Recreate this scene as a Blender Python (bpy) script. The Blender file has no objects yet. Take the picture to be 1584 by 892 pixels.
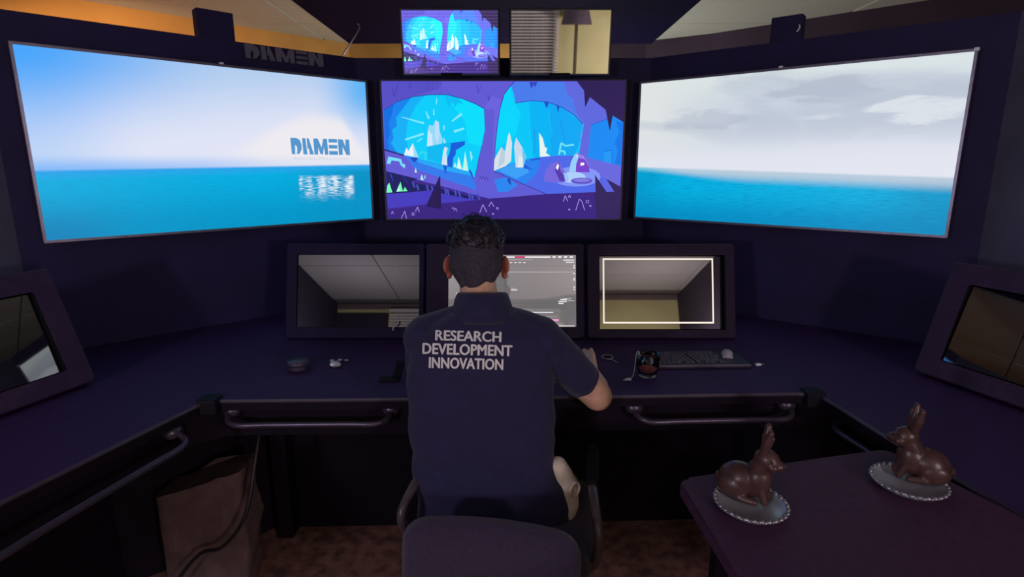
import bpy, bmesh, math, random
from mathutils import Vector, Matrix, noise
from mathutils.bvhtree import BVHTree

random.seed(7)
S = bpy.context.scene
COL = S.collection
R = math.radians

# ------------------------------------------------------------------ camera, world, lights, exposure
CAM = Vector((0.0, 0.0, 1.45))
FPX, PITCH = 872.0, R(12.3)
cd = bpy.data.cameras.new('camera')
cam = bpy.data.objects.new('camera', cd)
COL.objects.link(cam)
cam.location = CAM
cam.rotation_euler = (R(90) - PITCH, 0, 0)
cd.sensor_width = 36.0
cd.lens = 36.0 * FPX / 1584.0
cd.clip_start = 0.05
S.camera = cam

w = bpy.data.worlds.new('world')
S.world = w
w.use_nodes = True
w.node_tree.nodes['Background'].inputs[0].default_value = (0.30, 0.18, 0.55, 1)
w.node_tree.nodes['Background'].inputs[1].default_value = 0.004

S.view_settings.view_transform = 'Standard'
S.view_settings.look = 'None'
S.view_settings.gamma = 1.0
S.view_settings.use_curve_mapping = False
S.view_settings.exposure = 0.0


def lamp(name, kind, loc, power, color, size=0.1, rot=None, sizey=None):
    d = bpy.data.lights.new(name, kind)
    d.energy = power
    d.color = color
    if kind == 'AREA':
        d.size = size
        if sizey:
            d.shape = 'RECTANGLE'
            d.size_y = sizey
    else:
        d.shadow_soft_size = size
    o = bpy.data.objects.new(name, d)
    COL.objects.link(o)
    o.location = loc
    if rot:
        o.rotation_euler = rot
    return o


# the lamps of the back room (behind the photographer), a warm lamp beyond the left wall, a dim one beyond the front wall
lamp('room_lamp', 'POINT', (-1.6, -1.3, 1.46), 66, (0.88, 0.80, 1.0), 0.12)
lamp('room_lamp', 'POINT', (1.65, -1.5, 1.46), 64, (1.0, 0.82, 0.92), 0.12)
ol = lamp('orange_lamp', 'SPOT', (-1.98, 2.72, 1.86), 52, (1.0, 0.60, 0.34), 0.06, (R(62), 0, R(28)))
ol.data.spot_size = R(125)
ol.data.spot_blend = 0.35
lamp('outer_lamp', 'POINT', (0.30, 4.25, 1.2), 50, (0.90, 0.94, 0.86), 0.12)


# ------------------------------------------------------------------ materials
def lin(c):
    c = c / 255.0
    return c / 12.92 if c <= 0.04045 else ((c + 0.055) / 1.055) ** 2.4


def rgb(r, g, b):
    return (lin(r), lin(g), lin(b), 1.0)


def pmat(name, col, rough=0.6, metal=0.0, nscale=30.0, namt=0.15, bump=0.1, bscale=None, ior=1.45, trans=0.0, sheen=0.0, alpha=1.0, stretch=None, spec=0.5):
    m = bpy.data.materials.new(name)
    m.use_nodes = True
    nt = m.node_tree
    b = nt.nodes['Principled BSDF']
    col = tuple(col)[:3]
    tc = nt.nodes.new('ShaderNodeTexCoord')
    vec = tc.outputs['Object']
    if stretch:
        mp = nt.nodes.new('ShaderNodeMapping')
        mp.inputs['Scale'].default_value = stretch
        nt.links.new(vec, mp.inputs['Vector'])
        vec = mp.outputs['Vector']
    nz = nt.nodes.new('ShaderNodeTexNoise')
    nz.inputs['Scale'].default_value = nscale
    nz.inputs['Detail'].default_value = 4
    nt.links.new(vec, nz.inputs['Vector'])
    rp = nt.nodes.new('ShaderNodeValToRGB')
    rp.color_ramp.elements[0].position = 0.3
    rp.color_ramp.elements[1].position = 0.7
    rp.color_ramp.elements[0].color = tuple(max(0, c * (1 - namt)) for c in col) + (1,)
    rp.color_ramp.elements[1].color = tuple(min(1, c * (1 + namt)) for c in col) + (1,)
    nt.links.new(nz.outputs['Fac'], rp.inputs['Fac'])
    nt.links.new(rp.outputs['Color'], b.inputs['Base Color'])
    b.inputs['Roughness'].default_value = rough
    b.inputs['Metallic'].default_value = metal
    b.inputs['IOR'].default_value = ior
    b.inputs['Transmission Weight'].default_value = trans
    b.inputs['Sheen Weight'].default_value = sheen
    b.inputs['Alpha'].default_value = alpha
    b.inputs['Specular IOR Level'].default_value = spec
    if bump:
        n2 = nt.nodes.new('ShaderNodeTexNoise')
        n2.inputs['Scale'].default_value = bscale or nscale * 6
        n2.inputs['Detail'].default_value = 3
        nt.links.new(vec, n2.inputs['Vector'])
        bp = nt.nodes.new('ShaderNodeBump')
        bp.inputs['Strength'].default_value = bump
        bp.inputs['Distance'].default_value = 0.004
        nt.links.new(n2.outputs['Fac'], bp.inputs['Height'])
        nt.links.new(bp.outputs['Normal'], b.inputs['Normal'])
    return m


class Nd:
    """small helper for screen pictures written as node maths"""
    def __init__(self, name):
        self.m = bpy.data.materials.new(name)
        self.m.use_nodes = True
        self.nt = self.m.node_tree
        self.nt.nodes.remove(self.nt.nodes['Principled BSDF'])
        tc = self.nt.nodes.new('ShaderNodeTexCoord')
        sp = self.nt.nodes.new('ShaderNodeSeparateXYZ')
        self.nt.links.new(tc.outputs['UV'], sp.inputs[0])
        self.uv = tc.outputs['UV']
        self.u, self.v = sp.outputs[0], sp.outputs[1]

    def _in(self, sock, x):
        if isinstance(x, (int, float)):
            sock.default_value = x
        elif isinstance(x, tuple):
            sock.default_value = x
        else:
            self.nt.links.new(x, sock)

    def m_(self, op, a, b=None, c=None):
        n = self.nt.nodes.new('ShaderNodeMath')
        n.operation = op
        for i, x in enumerate((a, b, c)):
            if x is not None:
                self._in(n.inputs[i], x)
        return n.outputs[0]

    def add(self, a, b): return self.m_('ADD', a, b)
    def sub(self, a, b): return self.m_('SUBTRACT', a, b)
    def mul(self, a, b): return self.m_('MULTIPLY', a, b)

    def ss(self, x, lo, hi, t0=0.0, t1=1.0):
        n = self.nt.nodes.new('ShaderNodeMapRange')
        n.interpolation_type = 'SMOOTHSTEP'
        self._in(n.inputs[0], x)
        for i, k in enumerate((lo, hi, t0, t1)):
            self._in(n.inputs[i + 1], k)
        return n.outputs[0]

    def noise(self, sx, sy, scale=1.0, detail=4.0, dist=0.0, off=(0, 0, 0), rough=0.5):
        mp = self.nt.nodes.new('ShaderNodeMapping')
        mp.inputs['Scale'].default_value = (sx, sy, 1)
        mp.inputs['Location'].default_value = off
        self.nt.links.new(self.uv, mp.inputs['Vector'])
        n = self.nt.nodes.new('ShaderNodeTexNoise')
        n.inputs['Scale'].default_value = scale
        n.inputs['Detail'].default_value = detail
        n.inputs['Distortion'].default_value = dist
        n.inputs['Roughness'].default_value = rough
        self.nt.links.new(mp.outputs[0], n.inputs['Vector'])
        return n.outputs['Fac']

    def mix(self, f, a, b):
        n = self.nt.nodes.new('ShaderNodeMix')
        n.data_type = 'RGBA'
        self._in(n.inputs[0], f)
        self._in(n.inputs[6], a)
        self._in(n.inputs[7], b)
        return n.outputs[2]

    def out(self, color, strength=1.0, gloss=0.02, grough=0.4):
        e = self.nt.nodes.new('ShaderNodeEmission')
        self._in(e.inputs['Color'], color)
        e.inputs['Strength'].default_value = strength
        o = self.nt.nodes['Material Output']
        g = self.nt.nodes.new('ShaderNodeBsdfGlossy')
        g.inputs['Color'].default_value = (gloss, gloss, gloss, 1)
        g.inputs['Roughness'].default_value = grough
        a = self.nt.nodes.new('ShaderNodeAddShader')
        self.nt.links.new(e.outputs[0], a.inputs[0])
        self.nt.links.new(g.outputs[0], a.inputs[1])
        self.nt.links.new(a.outputs[0], o.inputs['Surface'])
        return self.m


def sea_left():
    n = Nd('screen_sea_left')
    u, v = n.u, n.v
    hz = n.add(n.mul(u, 0.035), 0.368)
    top = n.mix(n.ss(u, 0.0, 0.55), rgb(70, 165, 250), rgb(172, 202, 238))
    low = n.mix(n.ss(u, 0.0, 0.30), rgb(190, 212, 246), rgb(224, 228, 246))
    sky = n.mix(n.ss(n.sub(v, n.mul(u, 0.22)), 0.42, 0.98), low, top)
    rt = n.mul(n.ss(u, 0.78, 1.0), n.ss(v, 0.5, 0.95))
    sky = n.mix(rt, sky, rgb(95, 180, 246))
    # pale cloud bank at the right
    ctop = n.add(n.mul(n.ss(u, 0.45, 0.80), 0.24), 0.50)
    ctop = n.sub(ctop, n.mul(n.ss(u, 0.88, 1.0), 0.24))
    cl = n.mul(n.ss(n.sub(ctop, v), -0.05, 0.07), n.ss(u, 0.40, 0.66))
    sky = n.mix(n.mul(cl, 0.92), sky, rgb(240, 236, 240))
    band = n.mul(n.ss(n.sub(v, hz), 0.10, 0.0), n.ss(u, 0.9, 0.1, 0.15, 1.0))
    sky = n.mix(n.mul(band, 0.75), sky, rgb(105, 175, 248))
    wav = n.noise(24, 220, 1.0, 6)
    sea = n.mix(n.ss(v, 0.0, 0.40), rgb(0, 150, 200), rgb(0, 176, 228))
    sea = n.mix(n.ss(u, 0.60, 1.0), sea, rgb(8, 148, 200))
    sea = n.mix(n.ss(n.sub(hz, v), 0.06, 0.0), sea, rgb(40, 165, 236))
    edge = n.mul(n.ss(u, 0.25, 0.0), n.ss(v, 0.25, 0.0))
    sea = n.mix(n.mul(edge, 0.6), sea, rgb(20, 120, 180))
    sea = n.mix(n.mul(n.ss(wav, 0.45, 0.75), 0.28), sea, rgb(10, 120, 175))
    # glitter under the word
    g = n.noise(34, 330, 1.0, 3, off=(3, 1, 0))
    colm = n.noise(26, 3, 1.0, 1, off=(1.3, 2, 0))
    inx = n.mul(n.ss(u, 0.715, 0.725), n.ss(u, 0.935, 0.920))
    iny = n.mul(n.ss(v, 0.13, 0.24), n.ss(v, 0.335, 0.315))
    thr = n.add(n.mul(n.ss(v, 0.20, 0.10), 0.13), 0.49)
    gl = n.mul(n.mul(inx, iny), n.ss(n.add(n.mul(n.sub(colm, 0.5), 0.5), g), thr, n.add(thr, 0.06)))
    sea = n.mix(gl, sea, rgb(232, 244, 252))
    colr = n.mix(n.ss(n.sub(v, hz), -0.006, 0.012), sea, sky)
    return n.out(colr, 1.0)


def sea_right():
    n = Nd('screen_sea_right')
    u, v = n.u, n.v
    hz = n.sub(0.385, n.mul(u, 0.055))
    base = n.mix(n.ss(v, 0.38, 0.75), rgb(226, 229, 240), rgb(203, 212, 224))
    base = n.mix(n.ss(v, 0.78, 1.0), base, rgb(217, 226, 228))
    base = n.mix(n.mul(n.ss(u, 0.40, 0.0), n.ss(v, 0.30, 0.7)), base, rgb(222, 227, 227))
    c1 = n.noise(2.0, 2.6, 1.0, 6, 0.4, off=(5.1, 0.7, 0))
    dk = n.mul(n.ss(c1, 0.46, 0.62), n.ss(v, 0.45, 0.68))
    base = n.mix(n.mul(dk, 0.55), base, rgb(178, 188, 206))
    # two small dark cloud streaks and a bright edge like the picture's
    def blob(cx, cy, sx, sy):
        dx = n.m_('DIVIDE', n.sub(u, cx), sx)
        dy = n.m_('DIVIDE', n.sub(v, cy), sy)
        return n.add(n.mul(dx, dx), n.mul(dy, dy))
    wob = n.noise(5, 11, 1.0, 8, 0.8, off=(0, 0, 0), rough=0.62)
    for (cx, cy, sx, sy, a, colr) in ((0.22, 0.72, 0.16, 0.07, 0.50, rgb(176, 184, 202)),
                                      (0.42, 0.88, 0.10, 0.12, 0.40, rgb(188, 198, 212)),
                                      (0.64, 0.86, 0.16, 0.07, 0.60, rgb(174, 183, 200)),
                                      (0.82, 0.80, 0.20, 0.06, 0.45, rgb(182, 192, 208)),
                                      (0.92, 0.71, 0.13, 0.07, 0.75, rgb(226, 231, 237)),
                                      (0.63, 0.70, 0.08, 0.03, 0.5, rgb(222, 227, 236))):
        d = n.add(blob(cx, cy, sx, sy), n.mul(n.sub(wob, 0.5), 6.0))
        base = n.mix(n.mul(n.ss(d, 1.3, 0.2), a), base, colr)
    wav = n.noise(22, 190, 1.0, 6, off=(2, 3, 0))
    wl = n.noise(14, 150, 1.0, 4, off=(7, 3, 0))
    sea = n.mix(n.ss(v, 0.0, 0.25), rgb(0, 142, 196), rgb(0, 176, 226))
    sea = n.mix(n.mul(n.ss(u, 0.75, 1.0), 0.6), sea, rgb(0, 136, 186))
    sea = n.mix(n.mul(n.ss(u, 0.18, 0.0), 0.5), sea, rgb(0, 138, 190))
    sea = n.mix(n.mul(n.ss(wav, 0.45, 0.68), 0.5), sea, rgb(0, 126, 180))
    sea = n.mix(n.mul(n.ss(wl, 0.55, 0.75), 0.25), sea, rgb(30, 190, 236))
    depth = n.sub(hz, v)
    haze_w = n.add(n.mul(n.ss(u, 0.0, 0.45), 0.055), 0.045)
    haze = n.ss(depth, haze_w, n.mul(haze_w, 0.15))
    sea = n.mix(n.mul(haze, 0.85), sea, n.mix(n.ss(u, 0.0, 0.2), rgb(120, 205, 225), rgb(196, 208, 220)))
    colr = n.mix(n.ss(n.sub(v, hz), -0.012, 0.008), sea, base)
    return n.out(colr, 1.0)


def attr_emit(name, strength=1.0, gloss=0.02, grough=0.4):
    n = Nd(name)
    a = n.nt.nodes.new('ShaderNodeAttribute')
    a.attribute_name = 'Col'
    return n.out(a.outputs['Color'], strength, gloss, grough)


def flat_emit(name, c, strength=1.0, gloss=0.02):
    return Nd(name).out(c, strength, gloss)


def reflective_glass(name, ior=4.0, base=(0.004, 0.004, 0.006), emit=None, es=0.0):
    m = bpy.data.materials.new(name)
    m.use_nodes = True
    b = m.node_tree.nodes['Principled BSDF']
    b.inputs['Base Color'].default_value = base + (1,)
    b.inputs['Roughness'].default_value = 0.02
    b.inputs['IOR'].default_value = ior
    tc = m.node_tree.nodes.new('ShaderNodeTexCoord')
    nz = m.node_tree.nodes.new('ShaderNodeTexNoise')
    nz.inputs['Scale'].default_value = 9
    m.node_tree.links.new(tc.outputs['Object'], nz.inputs['Vector'])
    mr = m.node_tree.nodes.new('ShaderNodeMapRange')
    mr.inputs[3].default_value = 0.012
    mr.inputs[4].default_value = 0.03
    m.node_tree.links.new(nz.outputs['Fac'], mr.inputs[0])
    m.node_tree.links.new(mr.outputs[0], b.inputs['Roughness'])
    if emit:
        b.inputs['Emission Color'].default_value = emit
        b.inputs['Emission Strength'].default_value = es
    return m


M = {}
M['wall_dark'] = pmat('wall_dark', (0.013, 0.007, 0.054), 0.75, nscale=6, namt=0.2, bump=0.15, bscale=180)  # blue lens glow around the screens is put into this base colour
M['wall_side'] = pmat('wall_side', (0.105, 0.105, 0.165), 0.8, nscale=5, namt=0.15, bump=0.15, bscale=160)  # paler than wall_dark: screen light on the wings is put into the colour
M['wall_black'] = pmat('wall_black', (0.03, 0.024, 0.04), 0.85, nscale=4)
M['orange'] = pmat('orange_paint', (0.62, 0.33, 0.09), 0.8, nscale=3, namt=0.12)
M['maroon'] = pmat('maroon_paint', (0.05, 0.03, 0.055), 0.85, nscale=3)
M['ceil'] = pmat('ceiling_tile', (0.52, 0.52, 0.47), 0.9, nscale=40, namt=0.05, bump=0.3, bscale=220)
M['ceil_grid'] = pmat('ceiling_gap', (0.20, 0.19, 0.17), 0.9)
M['soffit'] = pmat('soffit_black', (0.008, 0.006, 0.032), 0.9, nscale=8, spec=0.05)
M['yellow'] = pmat('yellow_wall', (0.70, 0.68, 0.30), 0.8, nscale=3, namt=0.06)
M['blind'] = pmat('blind_slat', (0.80, 0.78, 0.66), 0.6)
M['dark_glass'] = pmat('dark_window', (0.01, 0.01, 0.012), 0.2)
M['shade'] = pmat('grey_shade', (0.11, 0.09, 0.11), 0.8)
M['brass'] = pmat('lamp_pole', (0.09, 0.075, 0.03), 0.5, 0.3)


def floor_mat():
    m = pmat('floor_carpet', (0.22, 0.11, 0.085), 0.75, nscale=22, namt=0.55, bump=0.5, bscale=160)
    return m


M['floor'] = floor_mat()
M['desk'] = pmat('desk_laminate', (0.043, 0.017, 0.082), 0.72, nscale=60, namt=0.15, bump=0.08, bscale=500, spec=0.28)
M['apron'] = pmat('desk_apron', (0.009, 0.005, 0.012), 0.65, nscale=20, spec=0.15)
M['edge'] = pmat('desk_edge', (0.06, 0.045, 0.07), 0.4, nscale=20)
M['rail'] = pmat('grab_rail', (0.10, 0.08, 0.12), 0.32, 0.6, nscale=15)
M['table'] = pmat('table_top', (0.066, 0.024, 0.060), 0.65, nscale=50, namt=0.12, bump=0.05, bscale=400, spec=0.3)
M['housing'] = pmat('monitor_housing', (0.016, 0.009, 0.042), 0.65, nscale=30, bump=0.1, bscale=600, spec=0.2)
M['housing_mid'] = pmat('console_housing', (0.024, 0.014, 0.040), 0.65, nscale=30, bump=0.1, bscale=600, spec=0.25)
M['housing_side'] = pmat('side_housing', (0.046, 0.026, 0.062), 0.65, nscale=30, bump=0.1, bscale=600, spec=0.2)
M['recess'] = pmat('screen_recess', (0.006, 0.006, 0.008), 0.6, spec=0.1)
M['bezel'] = pmat('tv_bezel', (0.20, 0.185, 0.24), 0.35, 0.7, nscale=30)
M['bezel_dark'] = pmat('tv_bezel_dark', (0.010, 0.010, 0.02), 0.4)
M['white'] = pmat('white_mark', (0.8, 0.8, 0.82), 0.5)
M['tv_glass'] = reflective_glass('tv_glass', 1.8)
M['glass_dark'] = reflective_glass('reflective_display', 2.75)
M['glass_left'] = reflective_glass('reflective_display_left', 2.1)
M['glass_top'] = reflective_glass('reflective_display_top', 7.0)
M['glass_side'] = reflective_glass('reflective_display_side', 2.6)
M['glass_ui'] = reflective_glass('reflective_display_lit', 4.2, emit=rgb(120, 118, 120), es=0.75)  # grey emission stands in for the ceiling mirrored behind the interface lines
M['art_tv'] = attr_emit('screen_picture', 1.0, 0.01)
M['art_mon'] = attr_emit('screen_picture_glossy', 1.3, 0.12, 0.02)
M['ui'] = attr_emit('screen_interface', 1.0, 0.05)
M['sea_left'] = sea_left()
M['sea_right'] = sea_right()
M['logo_blue'] = flat_emit('logo_blue', rgb(84, 150, 205))
M['caption'] = flat_emit('caption_grey', rgb(196, 206, 226))
M['sign_grey'] = pmat('sign_grey', (0.13, 0.115, 0.15), 0.7)
M['skin'] = pmat('skin', (0.72, 0.42, 0.28), 0.5, nscale=50, namt=0.1, bump=0.05, bscale=300)
M['ear'] = pmat('ear_skin', (0.62, 0.20, 0.14), 0.5, nscale=50, namt=0.1, bump=0.0)
M['stubble'] = pmat('short_cropped_hair', (0.055, 0.045, 0.065), 0.85, nscale=260, namt=0.5, bump=0.8, bscale=420)
M['hair'] = pmat('dark_hair', (0.020, 0.016, 0.024), 0.42, nscale=80, namt=0.35, bump=0.2)
M['shirt'] = pmat('navy_polo', (0.017, 0.014, 0.060), 0.85, nscale=40, namt=0.12, bump=0.25, bscale=700, sheen=0.15)
M['print'] = pmat('white_print', (0.80, 0.79, 0.77), 0.7, nscale=200, namt=0.1)
M['trouser'] = pmat('cream_cotton', (0.72, 0.62, 0.48), 0.85, nscale=60, namt=0.08, bump=0.3, bscale=600)
M['shoe'] = pmat('shoe', (0.05, 0.04, 0.04), 0.6)
M['chair_fab'] = pmat('chair_fabric', (0.032, 0.020, 0.052), 0.9, nscale=200, namt=0.25, bump=0.5, bscale=900, sheen=0.2)
M['chair_metal'] = pmat('chair_frame', (0.10, 0.075, 0.08), 0.35, 0.2)
M['choc'] = pmat('chocolate', (0.075, 0.036, 0.032), 0.33, nscale=20, namt=0.25, bump=0.06, bscale=60)
M['plate'] = pmat('silver_plate', (0.42, 0.44, 0.47), 0.35, 0.4, nscale=20)
M['bead'] = pmat('silver_bead', (0.42, 0.40, 0.42), 0.25, 0.7)
M['key'] = pmat('key_cap', (0.085, 0.070, 0.10), 0.5)
M['kb'] = pmat('keyboard_tray', (0.028, 0.022, 0.035), 0.5)
M['kb_edge'] = pmat('keyboard_edge', (0.16, 0.13, 0.18), 0.45, 0.2)
M['mouse'] = pmat('pale_mouse', (0.42, 0.38, 0.42), 0.4)
M['foil'] = pmat('silver_foil', (0.62, 0.60, 0.64), 0.35, 0.4, nscale=60)
M['steel'] = pmat('steel', (0.36, 0.34, 0.38), 0.3, 0.8)
M['string'] = pmat('string', (0.36, 0.33, 0.36), 0.8)
M['tag'] = pmat('paper_tag', (0.52, 0.50, 0.54), 0.7)
M['drink'] = pmat('dark_tea', (0.20, 0.06, 0.055), 0.2, nscale=10)
M['puck'] = pmat('dark_tin', (0.06, 0.05, 0.08), 0.4, 0.2)
M['phone'] = pmat('black_plastic', (0.010, 0.008, 0.014), 0.6, spec=0.15)
M['bag'] = pmat('brown_paper', (0.12, 0.072, 0.07), 0.75, nscale=14, namt=0.25, bump=0.4, bscale=40)
M['cable'] = pmat('cable', (0.02, 0.015, 0.02), 0.5)
g = pmat('clear_glass', (0.95, 0.95, 0.96), 0.03, trans=1.0, bump=0, namt=0.0, ior=1.45)
M['glass'] = g


# ------------------------------------------------------------------ geometry helpers
def link(name, me, mat=None, parent=None, smooth=False):
    o = bpy.data.objects.new(name, me)
    COL.objects.link(o)
    if mat is not None and not me.materials:
        me.materials.append(mat)
    if smooth:
        for p in me.polygons:
            p.use_smooth = True
    if parent is not None:
        o.parent = parent
    return o


def obj(name, bm, mat, parent=None, smooth=False, fix=True):
    if fix:
        bmesh.ops.recalc_face_normals(bm, faces=bm.faces[:])
    me = bpy.data.meshes.new(name)
    bm.to_mesh(me)
    bm.free()
    return link(name, me, mat, parent, smooth)


def tag(o, label, cat, group=None):
    o['label'] = label
    o['category'] = cat
    if group:
        o['group'] = group
    return o


def thing(name, label, cat, loc=(0, 0, 0), rotz=0.0, group=None):
    o = bpy.data.objects.new(name, None)
    COL.objects.link(o)
    o.empty_display_size = 0.1
    o.location = loc
    o.rotation_euler = (0, 0, rotz)
    return tag(o, label, cat, group)


def struct(o):
    o['kind'] = 'structure'
    return o


def box(bm, x0, x1, y0, y1, z0, z1, bev=0.0, mat=None, seg=2):
    vs = [bm.verts.new(c) for c in ((x0, y0, z0), (x1, y0, z0), (x1, y1, z0), (x0, y1, z0), (x0, y0, z1), (x1, y0, z1), (x1, y1, z1), (x0, y1, z1))]
    fs = [bm.faces.new([vs[i] for i in q]) for q in ((0, 3, 2, 1), (4, 5, 6, 7), (0, 1, 5, 4), (1, 2, 6, 5), (2, 3, 7, 6), (3, 0, 4, 7))]
    if mat is not None:
        bmesh.ops.transform(bm, matrix=mat, verts=vs)
    if bev > 0:
        es = list({e for f in fs for e in f.edges})
        bmesh.ops.bevel(bm, geom=es, offset=bev, segments=seg, profile=0.5, affect='EDGES')


def B():
    return bmesh.new()


def boxbm(*a, **k):
    bm = B()
    box(bm, *a, **k)
    return bm


def prism(bm, pts, z0, z1):
    a = [bm.verts.new((p[0], p[1], z0)) for p in pts]
    b = [bm.verts.new((p[0], p[1], z1)) for p in pts]
    n = len(pts)
    bm.faces.new(a[::-1])
    bm.faces.new(b)
    for i in range(n):
        bm.faces.new((a[i], a[(i + 1) % n], b[(i + 1) % n], b[i]))


def frame_at(d):
    d = d.normalized()
    up = Vector((0, 0, 1)) if abs(d.z) < 0.95 else Vector((0, 1, 0))
    x = d.cross(up).normalized()
    return x, x.cross(d).normalized()


def tube(bm, pts, r, n=8, cap=True):
    pts = [Vector(p) for p in pts]
    rs = r if isinstance(r, (list, tuple)) else [r] * len(pts)
    rings = []
    px = None
    for i, p in enumerate(pts):
        d = (pts[min(i + 1, len(pts) - 1)] - pts[max(i - 1, 0)])
        if px is None:
            x, y = frame_at(d)
        else:
            dn = d.normalized()
            x = (px - dn * px.dot(dn)).normalized()
            y = x.cross(dn).normalized()
        px = x
        rings.append([bm.verts.new(p + (x * math.cos(t) + y * math.sin(t)) * rs[i]) for t in [2 * math.pi * k / n for k in range(n)]])
    for a, b in zip(rings, rings[1:]):
        for k in range(n):
            bm.faces.new((a[k], a[(k + 1) % n], b[(k + 1) % n], b[k]))
    if cap:
        bm.faces.new(rings[0][::-1])
        bm.faces.new(rings[-1])


def smooth_path(pts, sub=6):
    P = [Vector(p) for p in pts]
    out = []
    for i in range(len(P) - 1):
        p0, p1, p2, p3 = P[max(i - 1, 0)], P[i], P[i + 1], P[min(i + 2, len(P) - 1)]
        for k in range(sub):
            t = k / sub
            out.append(0.5 * ((2 * p1) + (p2 - p0) * t + (2 * p0 - 5 * p1 + 4 * p2 - p3) * t * t + (3 * p1 - p0 - 3 * p2 + p3) * t ** 3))
    out.append(P[-1])
    return out


def lathe(bm, prof, n=32, closed=False, sx=1.0, sy=1.0, off=(0, 0, 0)):
    rings = []
    for r, z in prof:
        if r < 1e-6:
            rings.append([bm.verts.new((off[0], off[1], z + off[2]))])
        else:
            rings.append([bm.verts.new((off[0] + r * sx * math.cos(2 * math.pi * k / n), off[1] + r * sy * math.sin(2 * math.pi * k / n), z + off[2])) for k in range(n)])
    for a, b in zip(rings, rings[1:]):
        for k in range(n):
            k2 = (k + 1) % n
            if len(a) == 1 and len(b) > 1:
                bm.faces.new((a[0], b[k2], b[k]))
            elif len(b) == 1 and len(a) > 1:
                bm.faces.new((a[k], a[k2], b[0]))
            elif len(a) > 1:
                bm.faces.new((a[k], a[k2], b[k2], b[k]))
    if not closed:
        if len(rings[0]) > 1:
            bm.faces.new(rings[0][::-1])
        if len(rings[-1]) > 1:
            bm.faces.new(rings[-1])


def capsule(bm, p0, p1, r0, r1, n=16):
    p0, p1 = Vector(p0), Vector(p1)
    d = (p1 - p0)
    L = d.length
    dn = d.normalized() if L > 1e-6 else Vector((0, 0, 1))
    x, y = frame_at(dn)
    prof = []
    h = 6
    for i in range(h):
        a = math.pi / 2 * i / h
        prof.append((r0 * math.sin(a), -r0 * math.cos(a)))
    prof.append((r0, 0))
    prof.append((r1, L))
    for i in range(1, h + 1):
        a = math.pi / 2 * i / h
        prof.append((r1 * math.cos(a) if i < h else 0.0, L + r1 * math.sin(a)))
    rings = []
    for r, z in prof:
        c = p0 + dn * z
        if r < 1e-7:
            rings.append([bm.verts.new(c)])
        else:
            rings.append([bm.verts.new(c + (x * math.cos(2 * math.pi * k / n) + y * math.sin(2 * math.pi * k / n)) * r) for k in range(n)])
    for a, b in zip(rings, rings[1:]):
        for k in range(n):
            k2 = (k + 1) % n
            if len(a) == 1:
                bm.faces.new((a[0], b[k], b[k2]))
            elif len(b) == 1:
                bm.faces.new((a[k2], a[k], b[0]))
            else:
                bm.faces.new((a[k2], a[k], b[k], b[k2]))


def ell(bm, c, r, rot=(0, 0, 0), u=24, v=16):
    from mathutils import Euler
    mt = Matrix.Translation(Vector(c)) @ Euler(rot).to_matrix().to_4x4() @ Matrix.Diagonal((r[0], r[1], r[2], 1))
    bmesh.ops.create_uvsphere(bm, u_segments=u, v_segments=v, radius=1.0, matrix=mt)


def loft(bm, rings):
    n = len(rings[0])
    vr = [[bm.verts.new(p) for p in r] for r in rings]
    for a, b in zip(vr, vr[1:]):
        for k in range(n):
            bm.faces.new((a[k], a[(k + 1) % n], b[(k + 1) % n], b[k]))
    bm.faces.new(vr[0][::-1])
    bm.faces.new(vr[-1])


def organic(name, bm, mat, parent=None, voxel=0.005, smooth=4, post=None, deci=None):
    """union of overlapping closed shapes -> one continuous smooth skin"""
    bmesh.ops.recalc_face_normals(bm, faces=bm.faces[:])
    me = bpy.data.meshes.new('tmp')
    bm.to_mesh(me)
    bm.free()
    o = bpy.data.objects.new('tmp', me)
    COL.objects.link(o)
    md = o.modifiers.new('r', 'REMESH')
    md.mode = 'VOXEL'
    md.voxel_size = voxel
    if smooth:
        s = o.modifiers.new('s', 'SMOOTH')
        s.factor = 0.5
        s.iterations = smooth
    if deci:
        dd = o.modifiers.new('d', 'DECIMATE')
        dd.ratio = deci
    dg = bpy.context.evaluated_depsgraph_get()
    new = bpy.data.meshes.new_from_object(o.evaluated_get(dg))
    bpy.data.objects.remove(o)
    bpy.data.meshes.remove(me)
    new.name = name
    if post:
        new.calc_loop_triangles()
        nn = [v.normal.copy() for v in new.vertices]
        for v, nrm in zip(new.vertices, nn):
            v.co = post(v.co.copy(), nrm)
    new.materials.clear()
    new.materials.append(mat)
    return link(name, new, None, parent, True)


def rrect(w, h, r, n=5, cx=0.0, cz=0.0):
    out = []
    for (sx, sz, a0) in ((1, 1, 0), (-1, 1, 90), (-1, -1, 180), (1, -1, 270)):
        for k in range(n + 1):
            a = R(a0 + 90 * k / n)
            out.append((cx + sx * (w / 2 - r) + r * math.cos(a), cz + sz * (h / 2 - r) + r * math.sin(a)))
    return out


def frame_bm(w, h, r, iw, ih, ir, depth, rec, icx=0.0, icz=0.0, cz=0.0, chamfer=0.004):
    """rounded picture-frame solid facing -Y, front at y=0, back at y=depth; opening walls go to y=rec"""
    bm = B()
    o = rrect(w, h, r, 5, 0, cz)
    oc = rrect(w - 2 * chamfer, h - 2 * chamfer, max(r - chamfer, 0.001), 5, 0, cz)
    i = rrect(iw, ih, ir, 5, icx, icz)
    V = lambda pts, y: [bm.verts.new((p[0], y, p[1])) for p in pts]
    fo, fc, fi, ii, bo = V(o, chamfer), V(oc, 0), V(i, 0), V(i, rec), V(o, depth)
    n = len(o)
    for a, b in ((fi, fc), (fc, fo), (fo, bo), (ii, fi)):
        for k in range(n):
            fc_ = bm.faces.new((a[k], a[(k + 1) % n], b[(k + 1) % n], b[k]))
            if a is ii:
                fc_.material_index = 1
    bm.faces.new(bo)
    bm.faces.new(ii).material_index = 1
    return bm


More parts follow.
